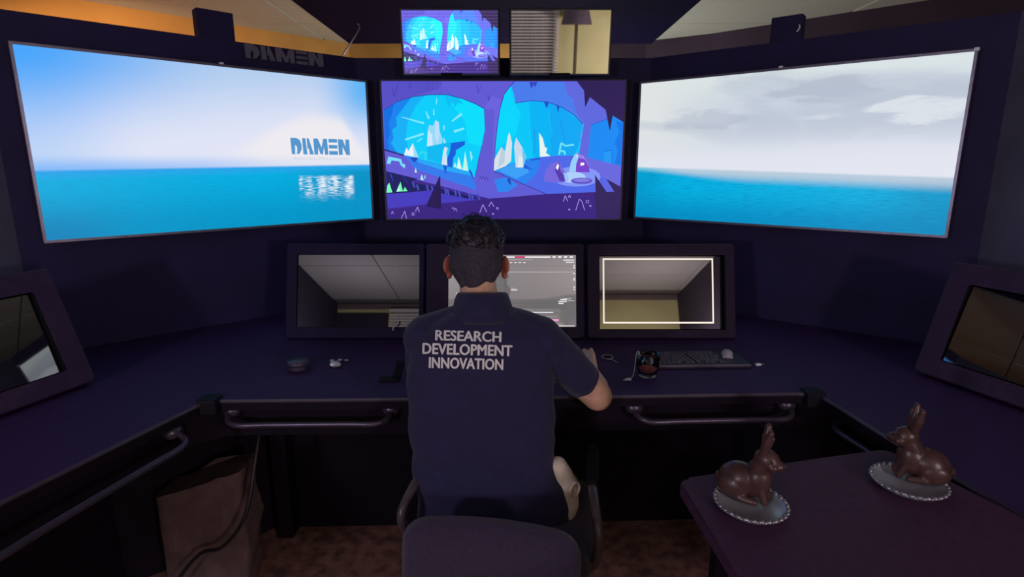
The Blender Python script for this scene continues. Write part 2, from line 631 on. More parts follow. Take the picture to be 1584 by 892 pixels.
def uv_plane(name, w, h, y, mat, parent, cx=0.0, cz=0.0):
    me = bpy.data.meshes.new(name)
    vs = [(cx - w / 2, y, cz - h / 2), (cx + w / 2, y, cz - h / 2), (cx + w / 2, y, cz + h / 2), (cx - w / 2, y, cz + h / 2)]
    t = 0.004
    vs += [(a, b + t, c) for a, b, c in vs]
    me.from_pydata(vs, [], [(0, 1, 2, 3), (7, 6, 5, 4), (0, 4, 5, 1), (1, 5, 6, 2), (2, 6, 7, 3), (3, 7, 4, 0)])
    uv = me.uv_layers.new(name='UVMap')
    for p in me.polygons:
        for li in p.loop_indices:
            v = me.vertices[me.loops[li].vertex_index].co
            uv.data[li].uv = ((v.x - cx) / w + 0.5, (v.z - cz) / h + 0.5)
    return link(name, me, mat, parent)


def flat_art(name, polys, w, h, y, mat, parent, cx=0.0, cz=0.0, step=0.00006):
    """polys: list of (points in 0..1 picture coordinates, colour); later ones lie in front"""
    verts, faces, cols = [], [], []
    for k, (pts, c) in enumerate(polys):
        s = len(verts)
        for (u, v) in pts:
            verts.append((cx + (min(1, max(0, u)) - 0.5) * w, y - step * (k + 1), cz + (min(1, max(0, v)) - 0.5) * h))
        faces.append(tuple(range(s, s + len(pts))))
        cols.append(c)
    me = bpy.data.meshes.new(name)
    me.from_pydata(verts, [], faces)
    at = me.color_attributes.new('Col', 'FLOAT_COLOR', 'CORNER')
    for p in me.polygons:
        c = cols[p.index]
        for li in p.loop_indices:
            at.data[li].color = c
    return link(name, me, mat, parent)


def text_mesh(body, size, bold=0.0, spacing=1.0):
    cu = bpy.data.curves.new('t', 'FONT')
    cu.body = body
    cu.size = size
    cu.offset = bold
    cu.align_x = 'CENTER'
    cu.space_character = spacing
    cu.resolution_u = 3
    o = bpy.data.objects.new('t', cu)
    COL.objects.link(o)
    dg = bpy.context.evaluated_depsgraph_get()
    me = bpy.data.meshes.new_from_object(o.evaluated_get(dg))
    bpy.data.objects.remove(o)
    bpy.data.curves.remove(cu)
    return me


def at(px, py, Y):
    """world point seen at that image position on the upright plane y = Y"""
    a, b = (px - 792) / FPX, -(py - 446) / FPX
    v = Vector((a, math.cos(PITCH) + b * math.sin(PITCH), b * math.cos(PITCH) - math.sin(PITCH)))
    return CAM + v * (Y / v.y)


def on(px, py, Z):
    a, b = (px - 792) / FPX, -(py - 446) / FPX
    v = Vector((a, math.cos(PITCH) + b * math.sin(PITCH), b * math.cos(PITCH) - math.sin(PITCH)))
    return CAM + v * ((Z - CAM.z) / v.z)


# ------------------------------------------------------------------ the setting
def wall_seg(bm, p, q, z0, z1, th):
    """upright slab from p to q, thickness th to the left of p->q"""
    p, q = Vector(p), Vector(q)
    d = (q - p).normalized()
    nrm = Vector((-d.y, d.x)) * th
    prism(bm, [p, q, q + nrm, p + nrm], z0, z1)


struct(obj('floor', boxbm(-5, 5, -4, 6.5, -0.05, 0), M['floor']))
CZ = 2.40
bm = B()
prism(bm, [(-5, -4), (5, -4), (5, 6.5), (-5, 6.5)], CZ + 0.012, CZ + 0.06)
ceil = struct(obj('ceiling', bm, M['ceil_grid']))
tile = None
for i in range(-3, 4):
    for j in range(-4, 10):
        x, y = i * 1.2 + 0.35, j * 0.6 + 0.27
        if tile is None:
            bm = B()
            box(bm, -0.595, 0.595, -0.295, 0.295, 0, 0.015, 0.004, seg=1)
            t = obj('ceiling_tile', bm, M['ceil'], ceil)
            tile = t.data
        else:
            t = link('ceiling_tile', tile, None, ceil)
        t.location = (x, y, CZ + random.uniform(-0.0008, 0.0008))

WT = 1.97
LC, LI = (-1.79, 2.03), (-0.775, 2.972)
RI, RC = (0.69, 2.972), (1.76, 2.105)
bm = B(); wall_seg(bm, LI, RI, 0, WT, 0.04); wf = struct(obj('wall_front', bm, M['wall_dark']))
bm = B(); wall_seg(bm, LC, LI, 0, WT, 0.04); wl = struct(obj('wall_left', bm, M['wall_dark']))
bm = B(); wall_seg(bm, RI, RC, 0, WT, 0.04); wr = struct(obj('wall_right', bm, M['wall_dark']))
bm = B(); wall_seg(bm, (-2.12, 0.45), LC, 0, WT, 0.04); struct(obj('wall_left_wing', bm, M['wall_side']))
bm = B(); wall_seg(bm, RC, (2.08, 0.45), 0, WT, 0.04); struct(obj('wall_right_wing', bm, M['wall_side']))
# room around the booth
bm = B(); wall_seg(bm, (-3.55, 2.62), (-1.30, 4.80), 0, CZ, 0.05); wall_seg(bm, (-3.55, 0.45), (-3.55, 2.62), 0, CZ, 0.05)
struct(obj('wall_outer_left', bm, M['orange']))
bm = B(); wall_seg(bm, (-1.30, 4.80), (0.2, 4.80), 0, CZ, 0.05); struct(obj('wall_outer_front', bm, M['orange']))
bm = B(); wall_seg(bm, (0.2, 4.80), (1.05, 4.72), 0, CZ, 0.05); wall_seg(bm, (1.05, 4.72), (1.48, 4.46), 0, CZ, 0.05); wall_seg(bm, (1.48, 4.46), (3.4, 2.75), 0, CZ, 0.05); wall_seg(bm, (3.4, 2.75), (3.4, 0.45), 0, CZ, 0.05)
struct(obj('wall_outer_right', bm, M['maroon']))
bm = B(); wall_seg(bm, (-2.3, -2.65), (-2.3, 0.45), 0, CZ, 0.05); wall_seg(bm, (-2.3, 0.45), (-3.55, 0.45), 0, CZ, 0.05)
struct(obj('wall_back_left', bm, M['wall_black']))
bm = B(); wall_seg(bm, (2.2, 0.45), (2.2, -2.65), 0, CZ, 0.05); wall_seg(bm, (3.4, 0.45), (2.2, 0.45), 0, CZ, 0.05)
struct(obj('wall_back_right', bm, M['wall_black']))
bm = B(); wall_seg(bm, (2.2, -2.65), (-2.3, -2.65), 0, CZ, 0.05)
struct(obj('wall_back', bm, M['yellow']))
struct(obj('trim_1', boxbm(-2.3, 2.2, -2.66, -2.62, 2.33, CZ, 0.004), pmat('brown_valance', (0.20, 0.15, 0.14), 0.7)))
struct(obj('trim_2', boxbm(-2.3, -1.62, -2.655, -2.62, 0, 2.27), M['wall_black']))
# black ceiling canopy over the screens
struct(obj('trim_3', boxbm(-1.096, 0.94, 0.55, 4.06, 2.25, CZ + 0.005, 0.004), M['soffit']))
# posts standing up behind the side walls
def post(cx, name):
    w_ = 0.145 if cx < 0 else 0.125
    th = R(43) if cx < 0 else R(-39)
    yy = (2.073 + 0.931 * (cx + 1.74)) if cx < 0 else (2.168 - 0.81 * (cx - 1.683))
    o = obj(name, boxbm(-w_ / 2, w_ / 2, 0.015, 0.075, 0.0, 2.085 if cx < 0 else 2.075, 0.004), M['wall_dark'])
    o.location = (cx, yy, 0)
    o.rotation_euler = (0, 0, th)
    return struct(o)
post(-1.235, 'trim_4')
p5 = post(1.165, 'trim_5')
hook = obj('cable_hook', B(), M['white'], p5)
bm = B(); tube(bm, smooth_path([(0.052, 0.012, 2.030), (0.056, 0.008, 2.022), (0.054, 0.006, 2.012), (0.046, 0.008, 2.004)], 4), 0.0028, 6)
bm.to_mesh(hook.data); bm.free(); hook.data.materials.clear(); hook.data.materials.append(M['white'])

# the back room, seen only as reflections in the dark displays
bl = thing('venetian_blind', 'cream venetian blind lowered over the dark window in the back wall', 'blind', (-0.48, -2.58, 0.85))
obj('head_rail', boxbm(-1.12, 1.12, -0.04, 0.03, 1.42, 1.46, 0.003), M['blind'], bl)
bm = B(); box(bm, -1.11, 1.11, -0.017, 0.017, -0.004, 0.001, mat=Matrix.Rotation(R(38), 4, 'X'))
s0 = obj('slat', bm, M['blind'], bl)
for k in range(36):
    s = s0 if k == 0 else link('slat', s0.data, None, bl)
    s.location = (0, 0, 0.03 + k * 0.0388)
for x in (-0.8, 0, 0.8):
    obj('ladder_cord', boxbm(x - 0.004, x + 0.004, -0.022, -0.019, 0.02, 1.43), M['string'], bl)
wn = struct(obj('window_1', frame_bm(2.2, 1.5, 0.01, 2.08, 1.38, 0.005, 0.03, 0.02), M['blind']))
wn.location = (-0.48, -2.62, 1.55); wn.rotation_euler = (0, 0, math.pi)
pn = obj('window_pane', boxbm(-1.04, 1.04, 0.008, 0.018, -0.69, 0.69), M['dark_glass'], wn)
fl = thing('floor_lamp', 'grey shaded floor lamp standing by the yellow back wall', 'lamp', (0.83, -2.30, 0))
bm = B(); lathe(bm, [(0.14, 0), (0.14, 0.015), (0.03, 0.03), (0.0, 0.032)], 24); obj('base', bm, M['brass'], fl)
bm = B(); tube(bm, [(0, 0, 0.02), (0, 0, 2.1)], 0.022, 10); obj('pole', bm, M['brass'], fl)
bm = B(); lathe(bm, [(0.12, 2.33), (0.125, 2.33), (0.20, 2.05), (0.195, 2.05)], 28, closed=True); obj('lamp_shade', bm, M['shade'], fl)

# ------------------------------------------------------------------ wide televisions
LOGO = [
    [(0, 1), (.55, 1), (.85, .88), (1.0, .6), (.97, .3), (.72, .02), (.5, .02), (.57, .2), (.57, .46), (.44, .58), (.38, .54), (.33, 0), (.04, 0)],
    [(1.13, 0), (1.10, 1), (1.40, 1), (1.50, 0)],
    [(1.54, 1), (1.72, 1), (2.12, 0), (1.74, 0), (1.68, .42), (1.56, .30)],
    [(2.20, 0), (2.17, 1), (2.60, 1), (2.93, .42), (3.15, 1), (3.52, 1), (3.56, 0), (3.24, 0), (3.17, .52), (3.02, .02), (2.80, .02), (2.58, .48), (2.54, 0)],
    [(3.68, 1), (4.54, 1), (4.54, .78), (3.68, .78)],
    [(3.68, .62), (4.54, .62), (4.54, .40), (3.68, .40)],
    [(3.68, .24), (4.54, .24), (4.54, 0), (3.68, 0)],
    [(4.66, 0), (4.64, 1), (5.12, 1), (5.40, .50), (5.42, 1), (5.80, 1), (5.82, 0), (5.44, 0), (5.08, .55), (5.03, 0)],
]


def logo_part(name, w, h, x0, z0, y0, y1, mat, parent):
    bm = B()
    for L in LOGO:
        pts = [(x0 + p[0] / 5.82 * w, z0 + p[1] * h) for p in L]
        a = [bm.verts.new((p[0], y0, p[1])) for p in pts]
        b = [bm.verts.new((p[0], y1, p[1])) for p in pts]
        bm.faces.new(a); bm.faces.new(b[::-1])
        for i in range(len(pts)):
            j = (i + 1) % len(pts)
            bm.faces.new((a[i], a[j], b[j], b[i]))
    return obj(name, bm, mat, parent)


def television(p, q, z0, z1, label, mat, bez=0.011, bezmat='bezel', reach=0.096):
    p, q = Vector(p), Vector(q)
    w_, h_ = (q - p).length, z1 - z0
    mid = (p + q) / 2
    t = thing('television', label, 'television', (mid.x, mid.y, z0), math.atan2(q.y - p.y, q.x - p.x))
    obj('housing', boxbm(-w_ / 2 + 0.004, w_ / 2 - 0.004, 0.008, 0.045, 0.004, h_ - 0.004, 0.006), M['bezel_dark'], t)
    obj('bezel', frame_bm(w_, h_, 0.006, w_ - 2 * bez, h_ - 2 * bez, 0.002, 0.024, 0.006, 0, h_ / 2, h_ / 2, 0.002), M[bezmat], t)
    if mat:
        uv_plane('screen', w_ - 2 * bez, h_ - 2 * bez, 0.0035, M[mat], t, 0, h_ / 2)
    bm = B()
    box(bm, -0.22, 0.22, 0.044, 0.060, h_ * 0.3, h_ * 0.7, 0.003)
    box(bm, -0.10, 0.10, 0.058, reach, h_ * 0.35, h_ * 0.65, 0.003)
    obj('wall_bracket', bm, M['bezel_dark'], t)
    return t, w_, h_


tl, w_, h_ = television((-1.672, 2.0), (-0.705, 2.9), 1.1765, 1.8565, 'large wall television on the left showing a blue sky and calm sea', 'sea_left')
obj('top_sensor', boxbm(-0.008, 0.008, -0.003, 0.01, h_ - 0.002, h_ + 0.006, 0.002), M['white'], tl)
# word on the left picture, with a faint caption under it
u0, u1, v0, v1 = 0.700, 0.921, 0.475, 0.585
sw, sh = w_ - 0.022, h_ - 0.022
logo_part('logo', (u1 - u0) * sw, (v1 - v0) * sh, (u0 - 0.5) * sw, h_ / 2 + (v0 - 0.5) * sh, 0.0015, 0.0034, M['logo_blue'], tl)
me = text_mesh('RESEARCH DEVELOPMENT & INNOVATION', 0.017, 0.0)
for v in me.vertices:
    v.co = Vector((v.co.x + (0.5 * (u0 + u1) - 0.5) * sw, 0.0025, v.co.y + h_ / 2 + (0.437 - 0.5) * sh))
xs = [v.co.x for v in me.vertices]; cxx = (min(xs) + max(xs)) / 2; kk = (u1 - u0) * sw * 0.94 / (max(xs) - min(xs))
for v in me.vertices:
    v.co.x = cxx + (v.co.x - cxx) * kk
link('caption', me, M['caption'], tl)

tr, w_, h_ = television((0.6205, 2.9), (1.622, 2.09), 1.184, 1.8500, 'large wall television on the right showing a cloudy grey sky and sea', 'sea_right')
obj('top_sensor', boxbm(-0.008, 0.008, -0.003, 0.01, h_ - 0.002, h_ + 0.006, 0.002), M['white'], tr)
obj('corner_chip', boxbm(w_ / 2 - 0.014, w_ / 2 + 0.002, -0.002, 0.01, h_ - 0.010, h_ + 0.002, 0.002), M['white'], tr)

# ------------------------------------------------------------------ the cave picture, drawn as flat shapes
def zz(pts):
    out = []
    for x, y in pts:
        k = (y - 15) / 835.0
        xl, xr = 32 + 34 * k, 1512 - 30 * k
        out.append(((x - xl) / (xr - xl), 1 - k))
    return out


def stroke(pts, wd):
    res = []
    for (x0, y0), (x1, y1) in zip(pts, pts[1:]):
        dx, dy = x1 - x0, y1 - y0
        L = math.hypot(dx, dy) or 1
        nx, ny = -dy / L * wd / 2, dx / L * wd / 2
        res.append([(x0 + nx, y0 + ny), (x1 + nx, y1 + ny), (x1 - nx, y1 - ny), (x0 - nx, y0 - ny)])
    return res


ART = []
def P(c, *pts):
    ART.append((zz(pts), rgb(*c)))
def ST(c, wd, *pts):
    for q in stroke(pts, wd):
        ART.append((zz(q), rgb(*c)))
def circ(cx, cy, rx, ry, n=20, a0=0, a1=360):
    return [(cx + rx * math.cos(R(a0 + (a1 - a0) * k / n)), cy + ry * math.sin(R(a0 + (a1 - a0) * k / n))) for k in range(n)]


PUR, PUR2, NAVY, DARK = (98, 90, 212), (86, 78, 196), (22, 24, 92), (46, 30, 100)
P((60, 40, 140), (20, 5), (1530, 5), (1530, 900), (20, 900))
P(PUR, (20, 0), (1222, 0), (1340, 130), (1520, 260), (1500, 660), (1040, 700), (690, 722), (60, 500), (20, 420))
P(PUR2, (20, 0), (400, 0), (380, 60), (230, 100), (120, 130), (40, 180))
P((108, 98, 222), (655, 175), (700, 100), (760, 120), (735, 300), (718, 560), (640, 620), (600, 590), (650, 400))
# left opening
LO = [(46, 182), (130, 132), (230, 104), (330, 93), (430, 93), (520, 115), (600, 145), (657, 176), (663, 300), (645, 390), (630, 440), (620, 500), (598, 590), (400, 530), (52, 424)]
P((0, 205, 250), *LO)
P((12, 176, 246), (46, 182), (130, 132), (250, 102), (300, 95), (240, 160), (190, 260), (180, 340), (200, 460), (52, 424))
P((18, 130, 238), (46, 182), (130, 132), (215, 108), (150, 190), (120, 230), (125, 280), (95, 300), (105, 350), (88, 380), (130, 445), (52, 424))
P((10, 110, 225), (46, 182), (110, 142), (95, 210), (75, 260), (85, 320), (68, 370), (80, 432), (52, 424))
P((0, 222, 252), (430, 93), (520, 115), (657, 176), (660, 300), (640, 400), (560, 380), (540, 250), (480, 180))
P((0, 190, 244), (415, 93), (500, 110), (530, 150), (500, 140), (480, 165), (465, 135), (440, 165))
for (a, b, wd0, wd1) in (((302, 190), (320, 234), 5, 14), ((350, 178), (351, 214), 6, 8), ((520, 206), (460, 250), 16, 8), ((535, 292), (472, 312), 10, 16), ((152, 224), (290, 262), 4, 12), ((175, 360), (288, 324), 10, 14), ((248, 372), (278, 352), 6, 8), ((368, 115), (366, 150), 6, 6)):
    dx, dy = b[0] - a[0], b[1] - a[1]; L = math.hypot(dx, dy); nx, ny = -dy / L, dx / L
    P((130, 232, 252), (a[0] + nx * wd0 / 2, a[1] + ny * wd0 / 2), (b[0] + nx * wd1 / 2, b[1] + ny * wd1 / 2), (b[0] - nx * wd1 / 2, b[1] - ny * wd1 / 2), (a[0] - nx * wd0 / 2, a[1] - ny * wd0 / 2))
P((150, 216, 248), (308, 402), (314, 300), (322, 270), (346, 276), (360, 244), (380, 254), (386, 310), (404, 360), (398, 386))
P((206, 230, 252), (308, 402), (314, 300), (340, 330), (344, 396))
P((186, 222, 250), (360, 244), (380, 254), (384, 330), (372, 392), (356, 340))
P((120, 222, 250), (404, 275), (416, 272), (418, 300), (408, 306)); P((170, 226, 250), (410, 345), (426, 384), (408, 386))
P((0, 184, 240), (308, 402), (452, 374), (450, 410), (400, 420), (395, 505), (312, 480))
P((20, 92, 218), (455, 380), (540, 368), (538, 392), (484, 424), (482, 452), (468, 470), (462, 532), (428, 522), (432, 470), (445, 440), (450, 412))
P((206, 226, 246), (396, 512), (406, 440), (414, 404), (434, 408), (426, 440), (432, 516))
P((232, 240, 250), (168, 452), (182, 408), (196, 428), (222, 380), (258, 470)); P((160, 216, 244), (222, 380), (258, 470), (228, 464))
P((190, 240, 226), (468, 526), (478, 498), (488, 528)); P((214, 246, 240), (488, 534), (500, 464), (522, 544)); P((190, 244, 232), (524, 546), (540, 430), (560, 552)); P((150, 232, 248), (568, 430), (576, 432), (586, 470), (576, 492))
ST((60, 215, 240), 8, (262, 450), (276, 434), (306, 440), (296, 462), (300, 488))
# icicle edge at the pillar
P(PUR, (657, 176), (672, 316), (662, 318), (652, 400), (644, 404), (634, 462), (622, 470), (598, 600), (700, 600), (720, 180))
ST((40, 50, 150), 3, (657, 176), (663, 300), (645, 390), (625, 470), (600, 590))
ST((40, 50, 150), 4, *LO[:8])
# ledges on the left
P((50, 122, 236), (170, 456), (400, 512), (584, 562), (612, 676), (500, 640), (386, 592), (230, 536))
P((34, 168, 246), (240, 476), (400, 516), (570, 560), (575, 580), (400, 545), (260, 500))
P((22, 90, 206), (405, 515), (430, 520), (420, 575)); P((30, 70, 190), (200, 465), (256, 470), (232, 500)); P((20, 70, 200), (560, 540), (575, 548), (592, 612))
P(PUR, (48, 420), (160, 456), (232, 540), (388, 594), (612, 670), (700, 712), (690, 724), (60, 556))
P((40, 30, 110), (48, 416), (170, 452), (168, 460), (48, 426))
P((120, 222, 250), (62, 506), (72, 462), (150, 478), (156, 504), (176, 512), (172, 536), (148, 516), (138, 492), (92, 486), (84, 508))
P((28, 28, 96), (58, 552), (250, 600), (205, 620), (350, 648), (620, 724), (560, 760), (64, 692))
P((40, 60, 170), (80, 565), (90, 570), (104, 620), (95, 610)); P((40, 60, 170), (160, 580), (170, 590), (200, 640), (178, 610))
for (x, y) in ((215, 640), (240, 656), (300, 660), (330, 668), (410, 680), (425, 684), (470, 690), (495, 698), (555, 710), (572, 712), (612, 716)):
    P((70, 80, 190), (x, y - 22), (x + 12, y - 20), (x + 20, y + 14), (x + 10, y + 16))
P((190, 246, 240), (232, 560), (238, 528), (246, 562)); P((180, 240, 250), (266, 604), (276, 570), (288, 610)); P((180, 240, 250), (290, 596), (297, 572), (298, 598))
P((70, 60, 190), (60, 694), (200, 684), (362, 668), (330, 756), (70, 786)); P((70, 60, 190), (392, 690), (560, 724), (625, 730), (500, 744), (394, 752))
for pts in (((58, 686), (66, 640), (78, 624), (96, 684)), ((120, 680), (136, 640), (146, 618), (160, 678)), ((160, 678), (172, 650), (188, 676))):
    P((120, 250, 180), *pts)
P((190, 255, 220), (120, 680), (136, 640), (140, 678))
# lower band
P((58, 36, 128), (20, 800), (310, 762), (400, 754), (690, 724), (1040, 694), (1340, 684), (1520, 690), (1520, 900), (20, 900))
P((50, 34, 92), (1330, 684), (1520, 684), (1520, 900), (1340, 900))
P((38, 24, 84), (300, 772), (378, 596), (388, 576), (392, 756), (398, 790))
# right opening
RO = [(712, 550), (716, 470), (724, 400), (735, 290), (752, 180), (778, 92), (815, 45), (842, 18), (1218, 18), (1262, 70), (1270, 170), (1298, 108), (1394, 182), (1396, 240), (1306, 272), (1285, 480), (1180, 520), (760, 600)]
P((0, 198, 250), *RO)
P((0, 214, 252), (735, 290), (752, 180), (778, 92), (812, 48), (850, 160), (880, 200), (850, 330), (720, 430))
P((0, 180, 246), (930, 130), (1040, 135), (1080, 480), (960, 490), (940, 300)); P((6, 168, 244), (1040, 135), (1130, 170), (1255, 265), (1232, 400), (1200, 460), (1060, 470), (1070, 300))
P((74, 124, 236), (842, 18), (1218, 18), (1265, 78), (1272, 270), (1255, 266), (1200, 212), (1130, 168), (1040, 136), (950, 128), (845, 142), (838, 90), (820, 44))
P((96, 104, 222), (1145, 18), (1222, 18), (1265, 72), (1270, 172), (1298, 108), (1394, 182), (1412, 236), (1306, 272), (1285, 476), (1230, 470), (1262, 262), (1210, 190), (1200, 120), (1160, 90))
ST((44, 60, 170), 4, (845, 142), (950, 128), (1040, 136), (1130, 168), (1200, 212), (1255, 266))
ST((44, 60, 170), 4, (712, 550), (724, 400), (735, 290), (752, 180), (778, 92), (815, 45), (842, 18))
P((30, 80, 200), (1020, 136), (1050, 140), (1036, 178)); P((30, 80, 200), (1095, 150), (1116, 162), (1104, 200)); P((50, 70, 190), (930, 20), (980, 20), (966, 50), (956, 34), (942, 60))
ST((90, 130, 230), 4, (1255, 266), (1240, 340), (1245, 380), (1230, 460))
ST((30, 110, 220), 3, (960, 300), (965, 400), (955, 450)); ST((30, 130, 230), 3, (1060, 220), (1066, 380)); ST((30, 130, 230), 3, (1120, 240), (1150, 370))
# far right opening
P((22, 138, 244), (1306, 272), (1412, 234), (1420, 312), (1437, 217), (1504, 256), (1490, 522), (1286, 480)); P((14, 118, 232), (1455, 250), (1504, 256), (1490, 522), (1450, 505), (1470, 430), (1452, 380), (1480, 310))
P((30, 152, 246), (1388, 430), (1432, 424), (1436, 508), (1380, 500)); ST((16, 80, 190), 3, (1306, 272), (1412, 234)); ST((16, 90, 200), 3, (1388, 430), (1432, 424), (1436, 508))
# ground at the right
P((78, 104, 232), (714, 556), (800, 512), (930, 476), (1060, 460), (1180, 456), (1290, 470), (1490, 520), (1484, 646), (1400, 600), (1448, 680), (1402, 682), (1330, 574), (1335, 682), (1030, 694), (720, 560))
P((40, 130, 240), (714, 556), (800, 512), (930, 476), (1000, 468), (980, 560), (900, 640), (840, 620), (760, 560)); P((104, 104, 222), (1200, 466), (1290, 470), (1490, 520), (1484, 646), (1400, 600), (1300, 560))
P((60, 160, 246), (740, 548), (820, 508), (900, 500), (930, 560), (850, 600))
P((96, 92, 212), (714, 548), (830, 600), (1040, 694), (690, 722), (640, 650))
P((44, 134, 240), (716, 604), (800, 590), (860, 640), (800, 680), (740, 682)); P((30, 70, 180), (795, 606), (812, 590), (822, 640), (808, 630)); ST((36, 50, 150), 4, (714, 552), (830, 604), (1034, 694))
P((130, 150, 246), *circ(1215, 586, 150, 62)); P((176, 206, 252), *circ(1195, 590, 80, 34))
P((30, 96, 214), (890, 500), (940, 536), (970, 544), (900, 536)); P((30, 96, 214), (930, 480), (990, 468), (1004, 478), (950, 488))
P((214, 226, 234), (714, 550), (718, 480), (760, 404), (784, 430), (800, 340), (810, 314), (826, 380), (820, 490), (786, 522)); P((186, 208, 226), (760, 404), (784, 430), (780, 500), (740, 530))
P((198, 218, 236), (848, 530), (838, 400), (850, 346), (888, 406), (912, 462), (892, 530)); P((226, 234, 240), (860, 530), (870, 450), (890, 470), (892, 530)); P((110, 200, 240), (885, 406), (914, 462), (896, 520))
P((232, 244, 240), (996, 464), (990, 318), (1012, 350), (1026, 406), (1040, 410), (1032, 440), (1060, 460))
for q in (((1112, 452), (1124, 380)), ((1124, 380), (1150, 398), (1202, 390)), ((1120, 430), (1146, 430), (1146, 452))):
    ST((110, 226, 244), 11, *q)
# two round huts and a ring of stones
P((118, 104, 220), (1020, 612), (1026, 556), (1060, 508), (1112, 490), (1128, 530), (1160, 566), (1168, 606), (1130, 624), (1060, 622)); P((84, 58, 172), (1112, 490), (1100, 520), (1086, 545), (1116, 612), (1148, 616), (1140, 580), (1118, 545)); P((250, 250, 252), (1092, 532), (1106, 504), (1112, 520), (1104, 546)); P((150, 200, 250), (1140, 560), (1160, 566), (1166, 604), (1150, 612))
P((120, 66, 206), (1172, 556), (1184, 492), (1212, 440), (1262, 458), (1292, 512), (1298, 560)); P((150, 206, 250), (1172, 556), (1184, 496), (1206, 450), (1220, 440), (1230, 470), (1216, 510), (1214, 556)); P((150, 130, 230), (1212, 440), (1262, 458), (1292, 512), (1296, 530), (1270, 480), (1232, 470)); P((252, 246, 250), (1240, 518), (1244, 500), (1266, 500), (1264, 516)); P((250, 252, 252), (1218, 448), (1228, 456), (1222, 470))
P((98, 84, 200), *circ(1250, 612, 66, 20)); P((128, 124, 226), *circ(1250, 608, 50, 11))
# black teeth at the right edge
P(DARK[:2] + (84,), (1218, 10), (1262, 70), (1270, 170), (1298, 108), (1394, 182), (1420, 312), (1437, 217), (1504, 256), (1530, 256), (1530, 10))
P((50, 34, 92), (1330, 574), (1402, 682), (1448, 680), (1400, 600), (1486, 648), (1486, 700), (1336, 690))
P((92, 100, 224), (1372, 606), (1400, 600), (1448, 680), (1404, 682))
P((50, 34, 92), (1504, 256), (1530, 250), (1530, 700), (1484, 700))
for wd, pts in ((4, ((150, 850), (172, 802), (182, 850))), (4, ((236, 806), (250, 776), (260, 808))), (4, ((628, 816), (648, 760), (672, 808))), (4, ((684, 774), (698, 744), (716, 774))), (4, ((1138, 742), (1150, 704), (1164, 740))), (4, ((1168, 718), (1176, 700), (1184, 718))), (4, ((1214, 796), (1236, 726), (1252, 742), (1268, 796))), (3, ((90, 820), (96, 802), (104, 820))), (3, ((458, 786), (466, 778), (472, 792))), (3, ((472, 800), (482, 782), (490, 804))), (3, ((214, 826), (220, 810), (230, 816), (228, 828), (214, 826))), (3, ((730, 788), (732, 778), (742, 780), (742, 790), (730, 788))), (3, ((1276, 750), (1278, 734), (1294, 736), (1292, 750), (1276, 750))), (3, ((1296, 768), (1306, 764), (1308, 774), (1296, 772)))):
    ST((170, 150, 236), wd, *pts)
P((180, 160, 240), *circ(710, 820, 6, 5, 8)); P((180, 160, 240), *circ(1175, 792, 6, 5, 8))
for pts in (((100, 60), (112, 108), (132, 40)), ((200, 40), (206, 60), (214, 24)), ((612, 40), (620, 86), (640, 40)), ((680, 100), (684, 132), (692, 96)), ((625, 610), (634, 582), (640, 606), (652, 582), (660, 612), (672, 586), (680, 614))):
    ST((60, 56, 160), 3, *pts)
for x in (306, 324, 346, 372, 395):
    ST((78, 70, 186), 3, (x, 20), (x + 2, 70))

tc, w_, h_ = television((-0.6486, 2.9), (0.5622, 2.9), 1.174, 1.8619, 'wall television in the middle showing a blue drawn crystal cave', None, 0.008, 'bezel_dark', 0.072)
uv_plane('screen', w_ - 0.016, h_ - 0.016, 0.0055, flat_emit('screen_base', rgb(52, 34, 110)), tc, 0, h_ / 2)
flat_art('picture', ART, w_ - 0.020, h_ - 0.020, 0.0054, M['art_tv'], tc, 0, h_ / 2, 0.00003)

# ------------------------------------------------------------------ two small displays above the middle television
def top_monitor(x0, x1, label, art):
    wv = x1 - x0
    hv = 0.292
    t = thing('monitor', label, 'monitor', ((x0 + x1) / 2, 2.84, 1.868))
    t.rotation_euler = (R(6.6), 0, 0)
    obj('housing', frame_bm(wv, hv, 0.008, wv - 0.018, hv - 0.018, 0.003, 0.035, 0.004, 0, hv / 2, hv / 2, 0.003), M['bezel_dark'], t)
    uv_plane('screen', wv - 0.014, hv - 0.014, 0.0008 + 0.002, M['art_base'] if art else M['glass_top'], t, 0, hv / 2)
    if art:
        flat_art('picture', ART, wv - 0.018, hv - 0.02, 0.0027, M['art_mon'], t, 0, hv / 2, 0.00002)
    bm = B()
    box(bm, -0.05, 0.05, 0.034, 0.060, 0.03, 0.20, 0.003)
    box(bm, -0.03, 0.03, 0.058, 0.136, 0.035, 0.085, 0.003)
    obj('bracket', bm, M['bezel_dark'], t)
    obj('foot_clip', boxbm(-0.05, 0.05, -0.004, 0.01, -0.006, 0.012, 0.002), M['recess'], t)
    return t
M['art_base'] = reflective_glass('reflective_display_art', 4.2)
top_monitor(-0.520, -0.057, 'small display above the television, left of two, repeating the cave picture', True)
top_monitor(-0.012, 0.466, 'small dark display above the television, right of two, mirroring a yellow wall', False)

# sign letters on the left wall
sg = thing('wall_sign', 'grey raised company lettering along the top of the dark left wall', 'sign', (-1.79, 2.03, 1.903), math.atan2(0.942, 1.015))
th = math.atan2(0.942, 1.015)
s0_ = (Vector((-1.163, 2.612)) - Vector(LC)).length
logo_part('letters', 0.355, 0.058, s0_, 0.004, -0.012, 0.002, M['sign_grey'], sg)

# whisker cable by the canopy
a_, b_, c_ = at(556, 42, 3.02), at(545, 62, 3.0), at(530, 86, 2.99)
bm = B(); tube(bm, smooth_path([at(553, 46, 3.02) + Vector((0, 0, 0.03)), a_, b_, c_, at(526, 88, 2.99) + Vector((0, 0, -0.02))], 4), 0.004, 6)
tag(obj('hanging_cable', bm, M['steel'], None, True), 'thin pale cable end sticking up from the wall top under the canopy', 'cable')

